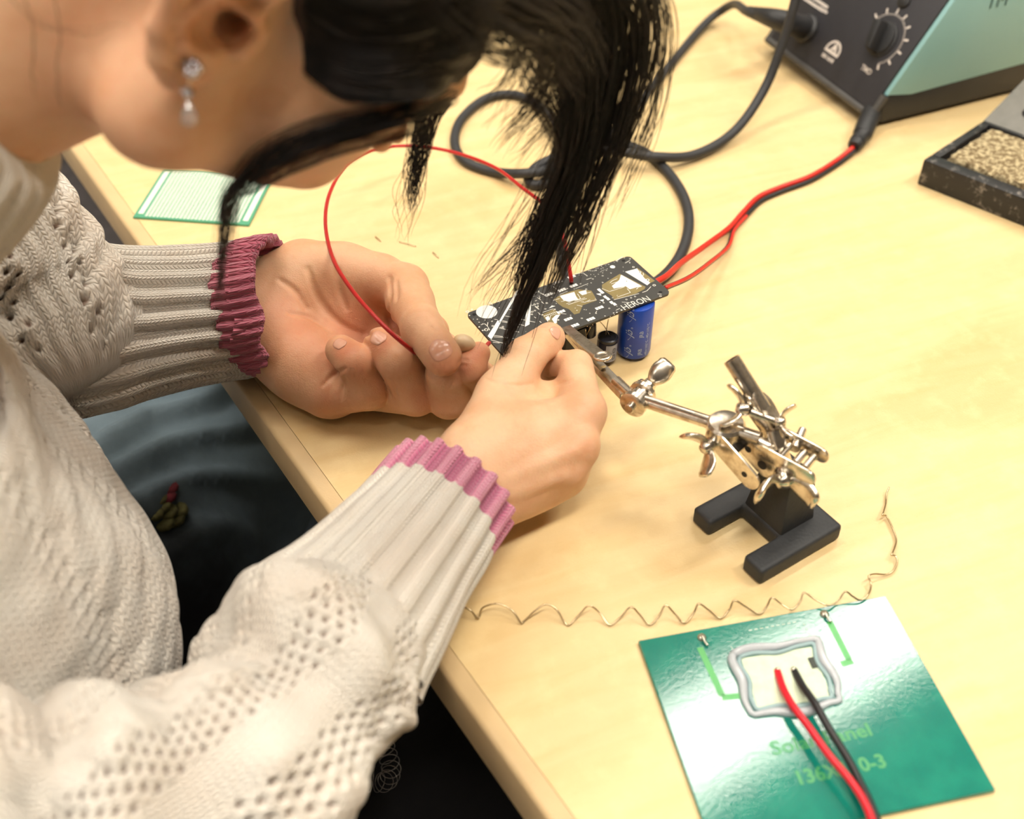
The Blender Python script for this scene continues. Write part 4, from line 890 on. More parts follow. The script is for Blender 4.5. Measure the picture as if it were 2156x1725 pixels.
# ================================================================== loose wires
rw = [(1188, 575, 47), (1186, 500, 66), (1154, 440, 64), (1100, 396, 58), (1040, 352, 50), (960, 322, 42), (880, 308, 38), (800, 312, 40), (735, 342, 48), (697, 400, 58), (685, 465, 66), (700, 542, 74), (742, 612, 80), (800, 678, 82), (850, 724, 74), (886, 750, 56), (930, 766, 50), (985, 757, 52), (1014, 738, 55), (1030, 722, 47)]
o = wire('thin_red_wire', [pcb(.60, .13, .0004), pcb(.595, .12, .006)]+[PM(*q) for q in rw[1:]], .0013, REDT, res=220); meta(o, 'thin red hook-up wire arching from the board to the pinching fingers', 'wire')
wv = [(928, 1279, 4), (940, 1278, 5), (965, 1277, 6), (990, 1285, 5), (1005, 1303, 1), (1010, 1297, 1), (1017, 1280, 5), (1048, 1272, 7), (1078, 1286, 5), (1097, 1312, 1), (1103, 1309, 1), (1125, 1288, 5), (1150, 1273, 7), (1172, 1284, 5), (1190, 1312, 1), (1200, 1315, 1), (1222, 1292, 4), (1240, 1276, 7), (1262, 1290, 4), (1283, 1316, 1), (1305, 1302, 3), (1328, 1279, 7), (1347, 1295, 4), (1367, 1316, 1), (1386, 1300, 3), (1401, 1275, 7), (1420, 1292, 4), (1441, 1312, 1), (1460, 1292, 3), (1471, 1272, 7), (1492, 1285, 4), (1516, 1302, 1), (1535, 1285, 3), (1546, 1265, 7), (1570, 1278, 4), (1598, 1293, 1), (1614, 1278, 3), (1625, 1259, 7), (1645, 1272, 5), (1667, 1284, 4), (1684, 1268, 5), (1693, 1248, 8), (1715, 1262, 6), (1745, 1275, 5), (1766, 1262, 5), (1780, 1246, 8), (1795, 1256, 6), (1812, 1264, 4), (1828, 1252, 4), (1834, 1232, 3), (1829, 1214, 5), (1842, 1209, 4), (1864, 1210, 2), (1880, 1203, 2), (1889, 1184, 2), (1885, 1171, 3), (1876, 1169, 4), (1880, 1163, 4), (1887, 1138, 2), (1878, 1110, 2), (1866, 1087, 2), (1858, 1086, 4), (1860, 1079, 4), (1865, 1060, 2), (1866, 1042, 2), (1872, 1026, 4)]
o = wire('wavy_wire', [PM(*q) for q in wv], .0005, TIN, n=6, res=700); meta(o, 'stretched coil of thin tinned wire lying across the table', 'wire')
for (a, m_, c, lab) in (((790, 498), (796, 503), (802, 508), 'tiny wire clipping nearest the red wire loop'), ((840, 509), (858, 513), (876, 519), 'tiny forked wire clipping behind the left hand'), ((911, 531), (918, 537), (924, 543), 'tiny wire clipping just beyond the bent thumb')):
    o = wire('wire_clipping', [PM(*a, .6), PM(*m_, .9), PM(*c, .6)], .00032, TIN, n=6, res=12); meta(o, lab, 'wire clipping', 'wire clippings')
# ================================================================== the person
person = thing('person', 'person in a cream cable-knit sweater with pink cuffs, bent over the circuit board', 'person', sn(-.46, -.20, FLOOR_Z))
PARTS = []                                       # (V, F, blush) shells of the one body mesh
def blush_of(V, spots):
    a = np.zeros(len(V))
    for c, r, s in spots:
        if c is None: continue
        a = np.maximum(a, s*np.exp(-((V-np.asarray(c))**2).sum(1)/(r*r)))
    return a
def nail(field, pc, ax, L, W, name='fingernail', lift=.00035):
    """a thin curved nail laid on the fingertip: pc centre pixel, ax pixel direction towards the free edge"""
    c = field.hit(*pc)
    if c is None: return
    n = field.grad(c); e = field.hit(pc[0]+ax[0]*12, pc[1]+ax[1]*12)
    if e is None: e = c+rt*ax[0]*.003-upv*ax[1]*.003
    x = nrm((e-c)-n*((e-c)@n)); y = np.cross(n, x); nu, nv = 11, 9; V = []; 
    for lay in (1, 0):
        for i in range(nu):
            u = -1+2*i/(nu-1)
            for j in range(nv):
                v = -1+2*j/(nv-1); uu = u; vv = v
                wsc = (1-.55*max(0, abs(uu)-.35)**2/.42) if uu < 0 else (1-.30*max(0, abs(uu)-.5)**2/.25)
                p = c+x*uu*L/2*(1-.10*vv*vv*(1 if uu > 0 else 1.3))+y*vv*W/2*wsc
                for _ in range(3): p = p-field.grad(p)*field.val(p)*.9
                p = p+n*(lift if lay else -.0006)+n*.0002*(1-vv*vv); V.append(p)
    F = []; k = nu*nv
    for i in range(nu-1):
        for j in range(nv-1):
            a = i*nv+j; F += [(a, a+nv, a+nv+1, a+1), (k+a, k+a+1, k+a+nv+1, k+a+nv)]
    rim = [i*nv for i in range(nu)]+[(nu-1)*nv+j for j in range(1, nv)]+[i*nv+nv-1 for i in range(nu-2, -1, -1)]+[j for j in range(nv-2, 0, -1)]
    F += [(rim[i], rim[(i+1) % len(rim)], rim[(i+1) % len(rim)]+k, rim[i]+k) for i in range(len(rim))]
    b = MB(); b.add(V, F); return b.build(name, NAIL, person, smooth=True)
NAIL = mat('nail', srgb(226, 168, 142), .22, spec=.6, noise=.08, nscale=150, sss=.1)

# ---------------------------------------------------------------- right hand (back of the hand up, thumb and index pinching)
HRES = .00085
r_wrist = PM(945, 1075, 34); r_wr2 = PM(985, 1020, 38)
r_mcp = [PM(1228, 868, 58), PM(1218, 935, 52), PM(1190, 985, 42), PM(1150, 1012, 30)]
R = Field(np.min([r_wrist, *r_mcp, PM(1165, 690, 66), PM(870, 1150, 20)], 0)-.045, np.max([r_wrist, *r_mcp, PM(1165, 690, 66), PM(870, 1150, 20)], 0)+.04, HRES)
r_up = nrm(np.cross(r_mcp[0]-r_wr2, r_mcp[3]-r_wr2)); r_up = r_up if r_up[2] > 0 else -r_up
r_fwd = nrm((r_mcp[1]+r_mcp[2])/2-r_wr2); r_side = nrm(np.cross(r_up, r_fwd))                  # side points to the thumb
R.chain([PM(850, 1180, 30), r_wrist, r_wr2], [.025, .024, .024], k=.01)
R.ell(r_wr2*.9+r_mcp[1]*.1, [.024, .030, .0185], np.stack([r_fwd, r_side, r_up], 1), k=.012)
for i, (q, ra, rb) in enumerate(zip(r_mcp, (.0140, .0135, .0125, .0115), (.0118, .0112, .0104, .0098))):
    o_ = r_side*(.013-.0088*i)
    R.chain([r_wr2+o_+r_fwd*.006, (r_wr2+o_)*.45+q*.55-r_up*.0005, q-r_up*.001], [ra, ra*.97, rb], k=.010, kin=.008)
R.ell((r_wr2+r_mcp[1]+r_mcp[2])/3-r_up*.008, [.036, .028, .013], np.stack([r_fwd, r_side, r_up], 1), k=.010)
t_cmc = r_wr2+r_side*.016+r_fwd*.012-r_up*.006
r_th = [t_cmc, PM(1056, 832, 58), PM(1107, 752, 65), PM(1157, 712, 63)]
R.chain(r_th[:2], [.0175, .0138], k=.010); R.chain(r_th[1:], [.0132, .0112, .0092], k=.006, kin=.003)
R.ell(PM(1100, 880, 46), [.018, .018, .013], k=.012); R.ell(PM(1172, 850, 44), [.016, .014, .012], k=.010)                                             # web between thumb and index
r_ix = [r_mcp[0], PM(1213, 772, 57), PM(1150, 768, 40), PM(1096, 748, 42)]
R.chain([r_mcp[0], r_ix[1]], [.0114, .0098], k=.007); R.chain(r_ix[1:], [.0096, .0084, .0072], k=.0012, kin=.002)
def under(q, a, b_, c, dz1, dz2): return [q, q+r_fwd*a-RZ*dz1, q+r_fwd*(a-b_)-RZ*dz2-r_side*-.004, q+r_fwd*(a-b_-c)-RZ*(dz2-.006)]
for i, (q, r) in enumerate(zip(r_mcp[1:], (.0102, .0096, .0086))):
    dz = (.034, .027, .016)[i]
    if i == 0: R.chain([q-RZ*.004, PM(1195, 822, 30), PM(1128, 806, 28), PM(1075, 770, 36)], [.0108, .0100, .0092, .0076], k=.004, kin=.003); continue
    R.chain([q, q+r_fwd*.004-RZ*dz*.8+r_side*.010, q-r_fwd*.020-RZ*dz+r_side*.022, q-r_fwd*.030-RZ*(dz-.004)+r_side*.030], [r*1.08, r, r*.9, r*.78], k=.005, kin=.003)
for q, r, hgt in zip(r_mcp, (.0085, .0080, .0072, .0066), (.0030, .0026, .0018, .0014)): R.ell(q+r_up*hgt, [r, r*.85, r*.7], np.stack([r_fwd, r_side, r_up], 1), k=.006)
for i in range(3):                                                                               # faint extensor tendons
    a = r_wr2+r_side*(.006-.006*i)+r_up*.0165; R.chain([a, r_mcp[i]+r_up*.0098-r_fwd*.006], [.0022, .0026], k=.006)
R.f = R.f.astype(np.float32)
R.crease([(1000, 792), (1046, 806), (1090, 812), (1122, 808)], .0006, .0018)
R.crease([(1118, 690), (1148, 690), (1170, 702)], .0005, .0010); 
R.crease([(1205, 800), (1182, 806), (1165, 812)], .0006, .0012); R.crease([(1222, 796), (1200, 806), (1180, 812)], .0005, .0012)
V, Fq = R.nets(1); sp = [(q+r_up*.008, .016, .38) for q in r_mcp]+[(r_th[3], .013, .35), (r_ix[1], .013, .3)]+[(R.hit(1160, 780), .012, .5), (R.hit(1110, 1050), .03, .25)]
PARTS.append((V, Fq, blush_of(V, sp)))
nail(R, (1168, 700), (.75, .35), .0075, .0088)

# ---------------------------------------------------------------- left hand (palm up, fingers curled round the wire)
l_wr = PM(520, 655, 36); l_wr2 = PM(590, 655, 34)
ptsL = [l_wr, PM(1015, 740, 58), PM(640, 560, 50), PM(720, 850, 10), PM(860, 590, 58), PM(420, 660, 40)]
L_ = Field(np.min(ptsL, 0)-.04, np.max(ptsL, 0)+.045, HRES)
l_mcp = [PM(905, 700, 24), PM(855, 745, 20), PM(800, 790, 17), PM(715, 815, 17)]     # index, middle, ring, little
l_fwd = nrm((l_mcp[1]+l_mcp[2])/2-l_wr2); l_up = nrm(np.cross(l_mcp[3]-l_wr2, l_mcp[0]-l_wr2)); l_up = l_up if l_up[2] > 0 else -l_up; l_side = np.cross(l_up, l_fwd)
if (PM(640, 560, 50)-l_wr2)@l_side < 0: l_side = -l_side
L_.chain([PM(420, 662, 42), l_wr, l_wr2], [.026, .025, .026], k=.01)
L_.ell(l_wr2+l_fwd*.012, [.030, .036, .019], np.stack([l_fwd, l_side, l_up], 1), k=.012)
for i, (q, ra, rb) in enumerate(zip(l_mcp, (.0150, .0145, .0140, .0150), (.0125, .0120, .0120, .0125))):
    o_ = l_side*(.016-.0110*i)
    L_.chain([l_wr2+o_, (l_wr2+o_)*.5+q*.5-l_up*.001, q], [ra, ra, rb], k=.010, kin=.008)
hyp = PM(640, 775, 22); L_.ell(hyp, [.040, .019, .018], np.stack([l_fwd, l_side, l_up], 1), k=.012)       # pad below the little finger
L_.chain([PM(560, 700, 34), PM(640, 770, 26), PM(690, 822, 20)], [.020, .0195, .0165], k=.012)
L_.chain([PM(570, 600, 40), PM(640, 582, 46), PM(720, 585, 50), PM(800, 590, 54)], [.019, .0215, .0205, .0165], k=.014, kin=.01)   # ball of the thumb
L_.ell(PM(735, 640, 36), [.024, .022, .016], np.stack([l_fwd, l_side, l_up], 1), k=.012)
l_th = [PM(795, 590, 54), PM(853, 605, 58), PM(889, 692, 68), PM(932, 752, 70)]
L_.chain(l_th, [.0160, .0142, .0120, .0110], k=.004, kin=.004)
L_.ell(PM(862, 640, 60), [.0125, .0125, .0125], k=.008)
fing = {                                                        # joints and radii, base to tip
 'little': ([PM(685, 834, 16), PM(776, 816, 31), PM(750, 765, 49), PM(718, 738, 50)], [.0130, .0136, .0114, .0094]),
 'ring':   ([PM(765, 820, 13), PM(876, 828, 29), PM(842, 764, 52), PM(802, 726, 54)], [.0125, .0136, .0126, .0104]),
 'middle': ([PM(850, 780, 18), PM(945, 836, 28), PM(940, 785, 50), PM(962, 748, 56)], [.0125, .0130, .0118, .0092]),
 'index':  ([PM(905, 720, 24), PM(1010, 800, 30), PM(988, 774, 54), PM(1008, 744, 58)], [.0125, .0112, .0092, .0068])}
for nm in ('index', 'middle', 'ring', 'little'):
    pts, rs = fing[nm]; L_.chain(pts, rs, k=.0007, kin=.0022)
# creases of the palm, thumb and fingers
for pix, r in (([(648, 566), (664, 616), (696, 664), (735, 693), (778, 706)], .0017), ([(712, 572), (716, 610), (730, 650)], .0011), ([(820, 585), (822, 620), (818, 660), (826, 690)], .0016), ([(834, 592), (836, 630)], .0010), ([(590, 590), (620, 612), (645, 650)], .0011), ([(610, 660), (650, 668), (690, 694)], .0011)):
    L_.crease(pix, r, .0030, depth=-r*.35)
for pix, r in (([(680, 812), (700, 792), (728, 776)], .0010), ([(716, 845), (719, 822), (728, 800)], .0009), ([(822, 800), (830, 820), (838, 840)], .0009), ([(900, 680), (912, 690), (924, 694)], .0006), ([(905, 690), (916, 697), (926, 698)], .0005), ([(966, 762), (974, 758), (985, 760)], .0005), ([(968, 772), (972, 768), (980, 770)], .0004)):
    L_.crease(pix, r*1.15, .0016, depth=-.0002)
V, Fq = L_.nets(1)
sp = [(L_.hit(*q), r, s) for q, r, s in (((760, 690), .026, .75), ((640, 690), .022, .55), ((590, 660), .02, .45), ((680, 720), .03, .5), ((740, 770), .02, .45), ((725, 735), .012, .75), ((800, 720), .012, .75), ((830, 690), .016, .75), ((700, 850), .02, .4), ((810, 800), .018, .35), ((900, 840), .018, .4), ((940, 770), .016, .45), ((930, 735), .014, .4), ((1000, 745), .012, .7), ((980, 772), .012, .6), ((790, 650), .02, .35))]
PARTS.append((V, Fq, blush_of(V, sp)*1.1+.22))
nail(L_, (926, 735), (.5, .85), .0150, .0145); nail(L_, (797, 712), (-.9, -.3), .0105, .0095); nail(L_, (716, 724), (-.85, -.4), .0085, .0078)
b = MB(); i0, i1 = PM(955, 722, 66), PM(1002, 732, 62); b.tube(catmull([i0, (i0+i1)/2+RZ*.0012, i1], 12), np.array([.0030, .0044, .0050, .0053, .0054, .0053, .0051, .0047, .0041, .0033, .0022, .0008]), 12); b.build('fingernail', mat('pale_nail', srgb(222, 196, 158), .3, sss=.1), person, smooth=True)

# ---------------------------------------------------------------- head, ear, neck
hF = nrm([.769, .159, -.619]); hU = np.array([.622, .037, .782]); hU = nrm(hU-hF*(hU@hF)); hL = np.cross(hU, hF)
EAR = Q(490, 45, .407); HO = EAR+hL*.074                        # midpoint between the ears
HM = np.stack([hF, hL, hU], 1)
def hw(x, y, z): return HO+HM@np.array([x, y, z])/1000.0
def hl(p): return HM.T@(np.asarray(p)-HO)
NECKB = Q(-250, 150, .47)                                        # base of the neck between the collar bones
Hd = Field((-.125, -.108, -.20), (.135, .095, .145), .0015)
def E_(c, r, k=.012, op='add', R=None): Hd.ell(np.array(c)/1000, np.array(r)/1000, R, k, op)
def C_(a, b_, r1, r2=None, k=.008, op='add'): Hd.cone(np.array(a)/1000, np.array(b_)/1000, r1/1000, (r2 if r2 is not None else r1)/1000, k, op)
E_((-3, 0, 50), (95, 74, 74)); E_((42, 0, 45), (56, 63, 58), .015); E_((40, 0, -10), (52, 60, 60), .02)
for s in (-1, 1):
    E_((62, s*38, 0), (28, 30, 28), .014); E_((46, s*40, -32), (34, 26, 30), .016)
    C_((0, s*52, -55), (70, s*13, -66), 23, 17, .014); C_((0, s*57, 0), (0, s*53, -54), 15, 22, .014); C_((84, s*12, 38), (70, s*46, 36), 11, 10, .010)
E_((76, 0, -66), (17, 20, 15), .012); E_((40, 0, -46), (44, 46, 34), .02)
C_((93, 0, 26), (109, 0, -8), 8, 9.5, .010)
for s in (-1, 1): E_((99, s*12, -13), (9, 7, 7), .005); E_((94, s*31, 22), (13, 15, 11), .010, 'cut'); E_((80, s*31, 21), (13, 14, 12), .004)
E_((99, 0, -36), (8, 22, 5), .004); E_((97, 0, -44.5), (8, 19, 6), .004); C_((107, -18, -40), (107, 18, -40), 2.2, 2.2, .003, 'cut')
nb_ = hl(NECKB)*1000; C_((-24, 0, -6), nb_, 46, 50, .02); C_((-2, 0, -32), nb_+np.array([14, 0, 0]), 36, 44, .02)
# right ear: rim, fold, bowl, tragus, lobe
ey = -74
def er(x, z, out=0): return (x*.80, ey-3-out-max(0, -x)*.30, z*.90)
Hd.f = Hd.f
E_(er(-12, 6, 2), (14, 5, 25), .004, R=np.array([[math.cos(.3), math.sin(.3), 0], [-math.sin(.3), math.cos(.3), 0], [0, 0, 1]]).T)
C_((-2, -70, 10), (-16, -80, 4), 10, 8, .006)
Hd.chain(np.array([er(4, 8, 1), er(6, 22, 3), er(-2, 33, 5), er(-16, 37, 6), er(-28, 28, 6), er(-32, 10, 6), er(-29, -8, 5), er(-21, -20, 4), er(-12, -27, 3)])/1000, np.array([3.0, 3.4, 3.6, 3.8, 4.0, 4.0, 4.2, 5.2, 6.0])/1000, .004, .003)
E_(er(-7, -22, 2), (8, 4.6, 8), .005); E_(er(-1, -17, 2), (5, 4, 6), .005)
Hd.chain(np.array([er(-6, 26, 4), er(-17, 16, 6), er(-21, 2, 6), er(-15, -9, 6), er(-7, -13, 5)])/1000, np.array([3.2, 3.8, 3.8, 3.4, 3.4])/1000, .004, .003)
E_(er(-6, 1, 9), (11.5, 9.5, 10), .003, 'cut'); E_((1, -74, 0), (7, 12, 6.5), .003, 'cut'); E_(er(-2, 16, 8), (8, 7, 4), .003, 'cut')
C_((9, -75, 3), (7, -78, -6), 4.2, 4.2, .004)
def headhit(px, py, lift=0.):
    r = ray(px, py); t = np.arange(.28, .75, .0005); p = (CAM-HO+r[None]*t[:, None])@HM
    ok = np.all((p > Hd.lo+Hd.h) & (p < Hd.lo+(Hd.n-2)*Hd.h), axis=1)
    if not ok.any(): return None
    p = p[ok]; v = Hd.val(p); i = np.argmax(v < 0)
    if v[i] >= 0: return None
    return HO+HM@(p[i]+Hd.grad(p[i])*lift)
V, Fq = Hd.nets(3); Vw = HO+V@HM.T
PARTS.append((Vw, Fq, blush_of(Vw, [(hw(*er(-20, 0, 4)), .02, .55), (hw(*er(-10, -22, 4)), .014, .45), (hw(60, -40, -10), .03, .25), (hw(100, 0, -40), .018, .6), (hw(-2, -80, 0), .012, .6), (hw(-10, -60, -55), .05, .3)])+.10))
# ---------------------------------------------------------------- trunk, arms and legs under the clothes
SHR, SHL = sn(-.330, -.130, .195), sn(-.645, -.045, .215)
ELR, ELL = PM(-120, 1800, 84), PM(70, 700, 70)
HIP = sn(-.46, -.20, -.20)
B_ = Field(sn(-.9, -.3, 0)*0+np.array([-.62, .02, -.34]), np.array([.05, .80, .32]), .005)
ax_t = np.stack([ND, -TD, RZ], 1)
for f, rx, ry in ((0, .10, .14), (.35, .085, .12), (.7, .08, .12), (1., .05, .09)):
    c = HIP*(1-f)+sn(-.46, -.045, .18)*f; B_.ell(c, [rx, ry, .10], ax_t, k=.03)
B_.cone(sn(-.47, -.05, .15), NECKB, .055, .046, k=.03)
B_.chain([SHR, ELR, PM(385, 1695, 58), PM(700, 1360, 40), PM(900, 1120, 34)], [.034, .028, .027, .027, .024], k=.02); B_.chain([SHL, ELL, PM(200, 690, 52), PM(480, 658, 37)], [.030, .022, .025, .025], k=.02)
V, Fq = B_.nets(2); PARTS.append((V, Fq, np.zeros(len(V))))
off = 0; VV, FF, BB = [], [], []
for v, f, bl in PARTS: VV.append(v); FF.append(f+off); BB.append(bl); off += len(v)
body = quadmesh('body', np.vstack(VV), np.vstack(FF), SKIN, person)
at_ = body.data.attributes.new('blush', 'FLOAT', 'POINT'); at_.data.foreach_set('value', np.clip(np.concatenate(BB), 0, 1).astype(np.float32))

# ---------------------------------------------------------------- trousers and shoes
TR = Field(np.array([-.80, .0, -.76]), np.array([.30, 1.0, -.02]), .0055)
KNR, KNL = sn(-.36, .27, -.205), sn(-.76, .27, -.205)
TR.ell(sn(-.46, -.20, -.20), [.13, .185, .12], ax_t, k=.04)
TR.chain([sn(-.375, -.18, -.205), sn(-.37, .05, -.200), KNR], [.095, .088, .070], k=.03); TR.chain([sn(-.545, -.18, -.205), sn(-.655, .05, -.205), KNL], [.100, .098, .080], k=.03)
TR.chain([KNR, sn(-.36, .24, -.66)], [.066, .052], k=.03); TR.chain([KNL, sn(-.76, .24, -.66)], [.066, .052], k=.03)
V, Fq = TR.nets(2)
nvec = np.zeros_like(V); A = np.cross(V[Fq[:, 1]]-V[Fq[:, 0]], V[Fq[:, 2]]-V[Fq[:, 0]])
for k in range(4):
    for d in range(3): nvec[:, d] += np.bincount(Fq[:, k], A[:, d], len(V))
nvec /= np.linalg.norm(nvec, axis=1)[:, None]+1e-12
s_c = V@TD; n_c = V@ND
fd = nrm(P(450, 830, -.115)-P(300, 930, -.115)); fq = np.cross(RZ, fd); qa = V@fq; qb = V@fd
ph_ = qa*2*math.pi/.034+1.3*np.sin(qb*24+qa*20)+.8*np.sin(qb*55)
fold = (.0085*np.sin(ph_)+.0035*np.sin(2*ph_+qb*30+1.))*np.exp(-((s_c+.68)/.11)**2)*np.exp(-((n_c-.08)/.16)**2)+.003*np.sin(n_c*40-s_c*60)
V = V+nvec*fold[:, None]
for _ in range(2): V = lap(V, Fq, .5)
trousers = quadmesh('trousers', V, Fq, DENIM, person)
def lap_pt(px, py): 
    p = TR.hit(px, py); return P(px, py, -.11) if p is None else p
b = MB()
for i, (px, py) in enumerate(((322, 1078), (338, 1062), (352, 1075), (366, 1090), (345, 1098), (330, 1048), (374, 1072))):
    c = lap_pt(px, py); b.lathe(c-RZ*.003, RZ, [(0, .0075), (.0030, .0072), (.0036, .005), (.0038, .001)], 10)
b.build('embroidered_leaves', mat('olive_embroidery', srgb(92, 88, 50), .9, noise=.35, nscale=200), trousers, smooth=True)
b = MB()
for px, py in ((350, 1045), (354, 1026)): b.lathe(lap_pt(px, py)-RZ*.001, RZ, [(0, .0075), (.002, .007), (.003, .003)], 10)
b.build('embroidered_flower', mat('red_embroidery', srgb(100, 28, 36), .9, noise=.3, nscale=200), trousers, smooth=True)
shoe_m = mat('dark_shoe', srgb(30, 30, 32), .6)
for s_ in (-.36, -.76):
    S = Field(sn(s_, .27, FLOOR_Z)-np.array([.17, .17, .0])-RZ*.004, sn(s_, .27, FLOOR_Z)+np.array([.17, .17, .12]), .005)
    S.chain([sn(s_, .22, FLOOR_Z+.042), sn(s_, .30, FLOOR_Z+.036), sn(s_, .385, FLOOR_Z+.030)], [.036, .036, .027], k=.02); S.cone(sn(s_, .235, FLOOR_Z+.05), sn(s_, .24, FLOOR_Z+.10), .04, .042, k=.02)
    V, Fq = S.nets(2); V[:, 2] = np.maximum(V[:, 2], FLOOR_Z+.001); quadmesh('shoe', V, Fq, shoe_m, person)

# ---------------------------------------------------------------- sweater: knitted tubes with ribs, cables and openwork
def knit_tube(name, ctrl, m, parent, nu, nv, disp, ref=RZ, stitch=(3.4, 2.6), thick=.0, uoff=0., slant=0., wob=0.):
    """ctrl rows: x,y,z, r_up, r_side (metres).  disp(U_mm around, V_mm along, ang, f) -> metres"""
    c = catmull(ctrl, nv); pts = c[:, :3]; T, X, Y = frames(pts, ref)
    Lm = np.concatenate([[0], np.cumsum(np.linalg.norm(np.diff(pts, axis=0), axis=1))])*1000
    ang = np.linspace(0, 2*math.pi, nu+1); f = np.linspace(0, 1, nv); circ = 2*math.pi*np.mean((c[:, 3]+c[:, 4])/2)*1000
    A, Vm = np.meshgrid(ang, Lm); Fm = np.repeat(f[:, None], nu+1, 1); U = A/(2*math.pi)*circ
    d = disp(U, Vm, A, Fm)
    A2 = A+math.pi; dirv = X[:, None]*np.cos(A2)[..., None]+Y[:, None]*np.sin(A2)[..., None]
    rad = 1/np.sqrt((np.cos(A2)/c[:, 3][:, None])**2+(np.sin(A2)/c[:, 4][:, None])**2)
    S = pts[:, None]+dirv*(rad+d)[..., None]
    tocam = nrm(CAM-pts[-1]); sh = -slant*(dirv@tocam)+wob*np.sin(A*9+1.3)*.6+wob*np.sin(A*5)
    S = S+T[:, None]*(sh*(.45+.55*Fm if slant else Fm))[..., None]
    ns = round(circ/stitch[0]); uv = np.stack([A/(2*math.pi)*ns+uoff, Vm/stitch[1]], -1)
    if thick:                                    # turn the edge in at the end so the knit has thickness
        rows = [S]; uvs = [uv]
        for k, (dr, dt) in enumerate(((.0, .0010), (-thick*.5, .0014), (-thick, .0006), (-thick, -.006), (-thick, -.016))):
            rows.append((pts[-1][None]+dirv[-1]*(rad[-1]+d[-1]+dr)[:, None]+T[-1][None]*(dt+sh[-1])[:, None])[None]); uvs.append((uv[-1]+np.array([0, .3*k+.3]))[None])
        S = np.concatenate(rows, 0); uv = np.concatenate(uvs, 0)
    h, w_ = S.shape[:2]; i, j = np.meshgrid(np.arange(h-1), np.arange(w_-1), indexing='ij')
    Fq = np.stack([i*w_+j, i*w_+j+1, (i+1)*w_+j+1, (i+1)*w_+j], -1).reshape(-1, 4)
    o = quadmesh(name, S.reshape(-1, 3), Fq, m, parent, uv=uv.reshape(-1, 2))
    if 'hole_shade' in EXTRA:
        q = np.zeros(S.shape[:2], np.float32); e = EXTRA.pop('hole_shade'); q[:e.shape[0], :e.shape[1]] = e
        at = o.data.attributes.new('hole_shade', 'FLOAT', 'POINT'); at.data.foreach_set('value', q.ravel())
    return o, S, pts, T
def vnoise(U, V, sc, seed=0):                    # smooth value noise on arrays
    x = U/sc+seed*17.3; y = V/sc+seed*5.7; xi = np.floor(x).astype(int); yi = np.floor(y).astype(int); fx = x-xi; fy = y-yi; fx = fx*fx*(3-2*fx); fy = fy*fy*(3-2*fy)
    def hsh(a, b_): 
        q = np.sin(a*127.1+b_*311.7+seed*74.7)*43758.5453; return q-np.floor(q)
    return (hsh(xi, yi)*(1-fx)+hsh(xi+1, yi)*fx)*(1-fy)+(hsh(xi, yi+1)*(1-fx)+hsh(xi+1, yi+1)*fx)*fy-.5
def rib(A, n, amp, sharp=.6, ph=0.): 
    c = np.cos(A*n+ph); return amp*np.sign(c)*np.abs(c)**sharp
def holes(U, V, pu, pv, r, depth, off=0.):       # openwork: rows of small eyelets
    row = np.floor(V/pv); x = ((U/pu+.5*(row % 2)+off) % 1-.5)*pu; y = (V/pv % 1-.5)*pv; return -depth*np.exp(-(x*x+y*y)/(r*r))
def cable(U, V, c, wd, period, amp, sgn=1):
    best = np.zeros_like(U)
    for ph in (0, math.pi):
        x = (U-c-sgn*wd*.45*np.sin(2*math.pi*V/period+ph)); lift = .75+.25*np.cos(2*math.pi*V/period+ph)
        best = np.maximum(best, np.sqrt(np.maximum(0, 1-(x/(wd*.55))**2))*lift)
    return amp*best
def ctl(px, py, z, ru, rs): return [*PM(px, py, z), ru, rs]

EXTRA = {}
# torso
def torso_disp(U, V, A, Fm):
    d = .010*vnoise(U, V, 90, 3)+.006*vnoise(U, V, 38, 4)+.0025*vnoise(U, V, 14, 5); hl_ = np.zeros_like(U)
    for k in range(14):
        c = 40+k*62; d = d+(cable(U, V, c, 26, 46, .0034) if k % 2 else 0)
        hl_ = hl_+np.where(np.abs(U-c-31) < 8, holes(U, V, 8, 7.5, 1.7, 1.0), 0)
    EXTRA['hole_shade'] = np.clip(-hl_, 0, 1)*.7; return d+.0035*hl_
cd_ = nrm(HO-NECKB)
tor = [[*sn(-.47, -.115, -.135), .150, .170], [*sn(-.47, -.105, -.09), .158, .176], [*sn(-.47, -.100, -.02), .160, .176], [*sn(-.475, -.092, .06), .152, .172], [*sn(-.48, -.085, .13), .118, .165], [*sn(-.485, -.075, .185), .098, .150], [*(NECKB-cd_*.03), .074, .105], [*(NECKB+cd_*.01), .056, .07]]
sweater, S, _, _ = knit_tube('sweater', tor, CREAM, person, 420, 300, torso_disp, ref=ND, stitch=(4.6, 3.8))
hem = [[*sn(-.47, -.115, -.139), .147, .182], [*sn(-.47, -.115, -.150), .146, .180], [*sn(-.47, -.117, -.160), .143, .177]]
knit_tube('hem_trim', hem, PINK, sweater, 360, 20, lambda U, V, A, F: rib(A, 60, .0012), ref=ND)
# collar
cd_ = nrm(HO-NECKB)
def cl(t, r1, r2): return [*(NECKB+cd_*t), r1, r2]
col_c = [cl(-.05, .074, .10), cl(-.02, .064, .080), cl(.012, .056, .066), cl(.034, .051, .057), cl(.042, .053, .059), cl(.038, .060, .068), cl(.018, .069, .080), cl(-.006, .076, .092)]
knit_tube('collar', col_c, CREAM, sweater, 240, 60, lambda U, V, A, F: rib(A, 34, .0012)+.004*vnoise(U, V, 40, 9), ref=ND, stitch=(3.6, 3.0))
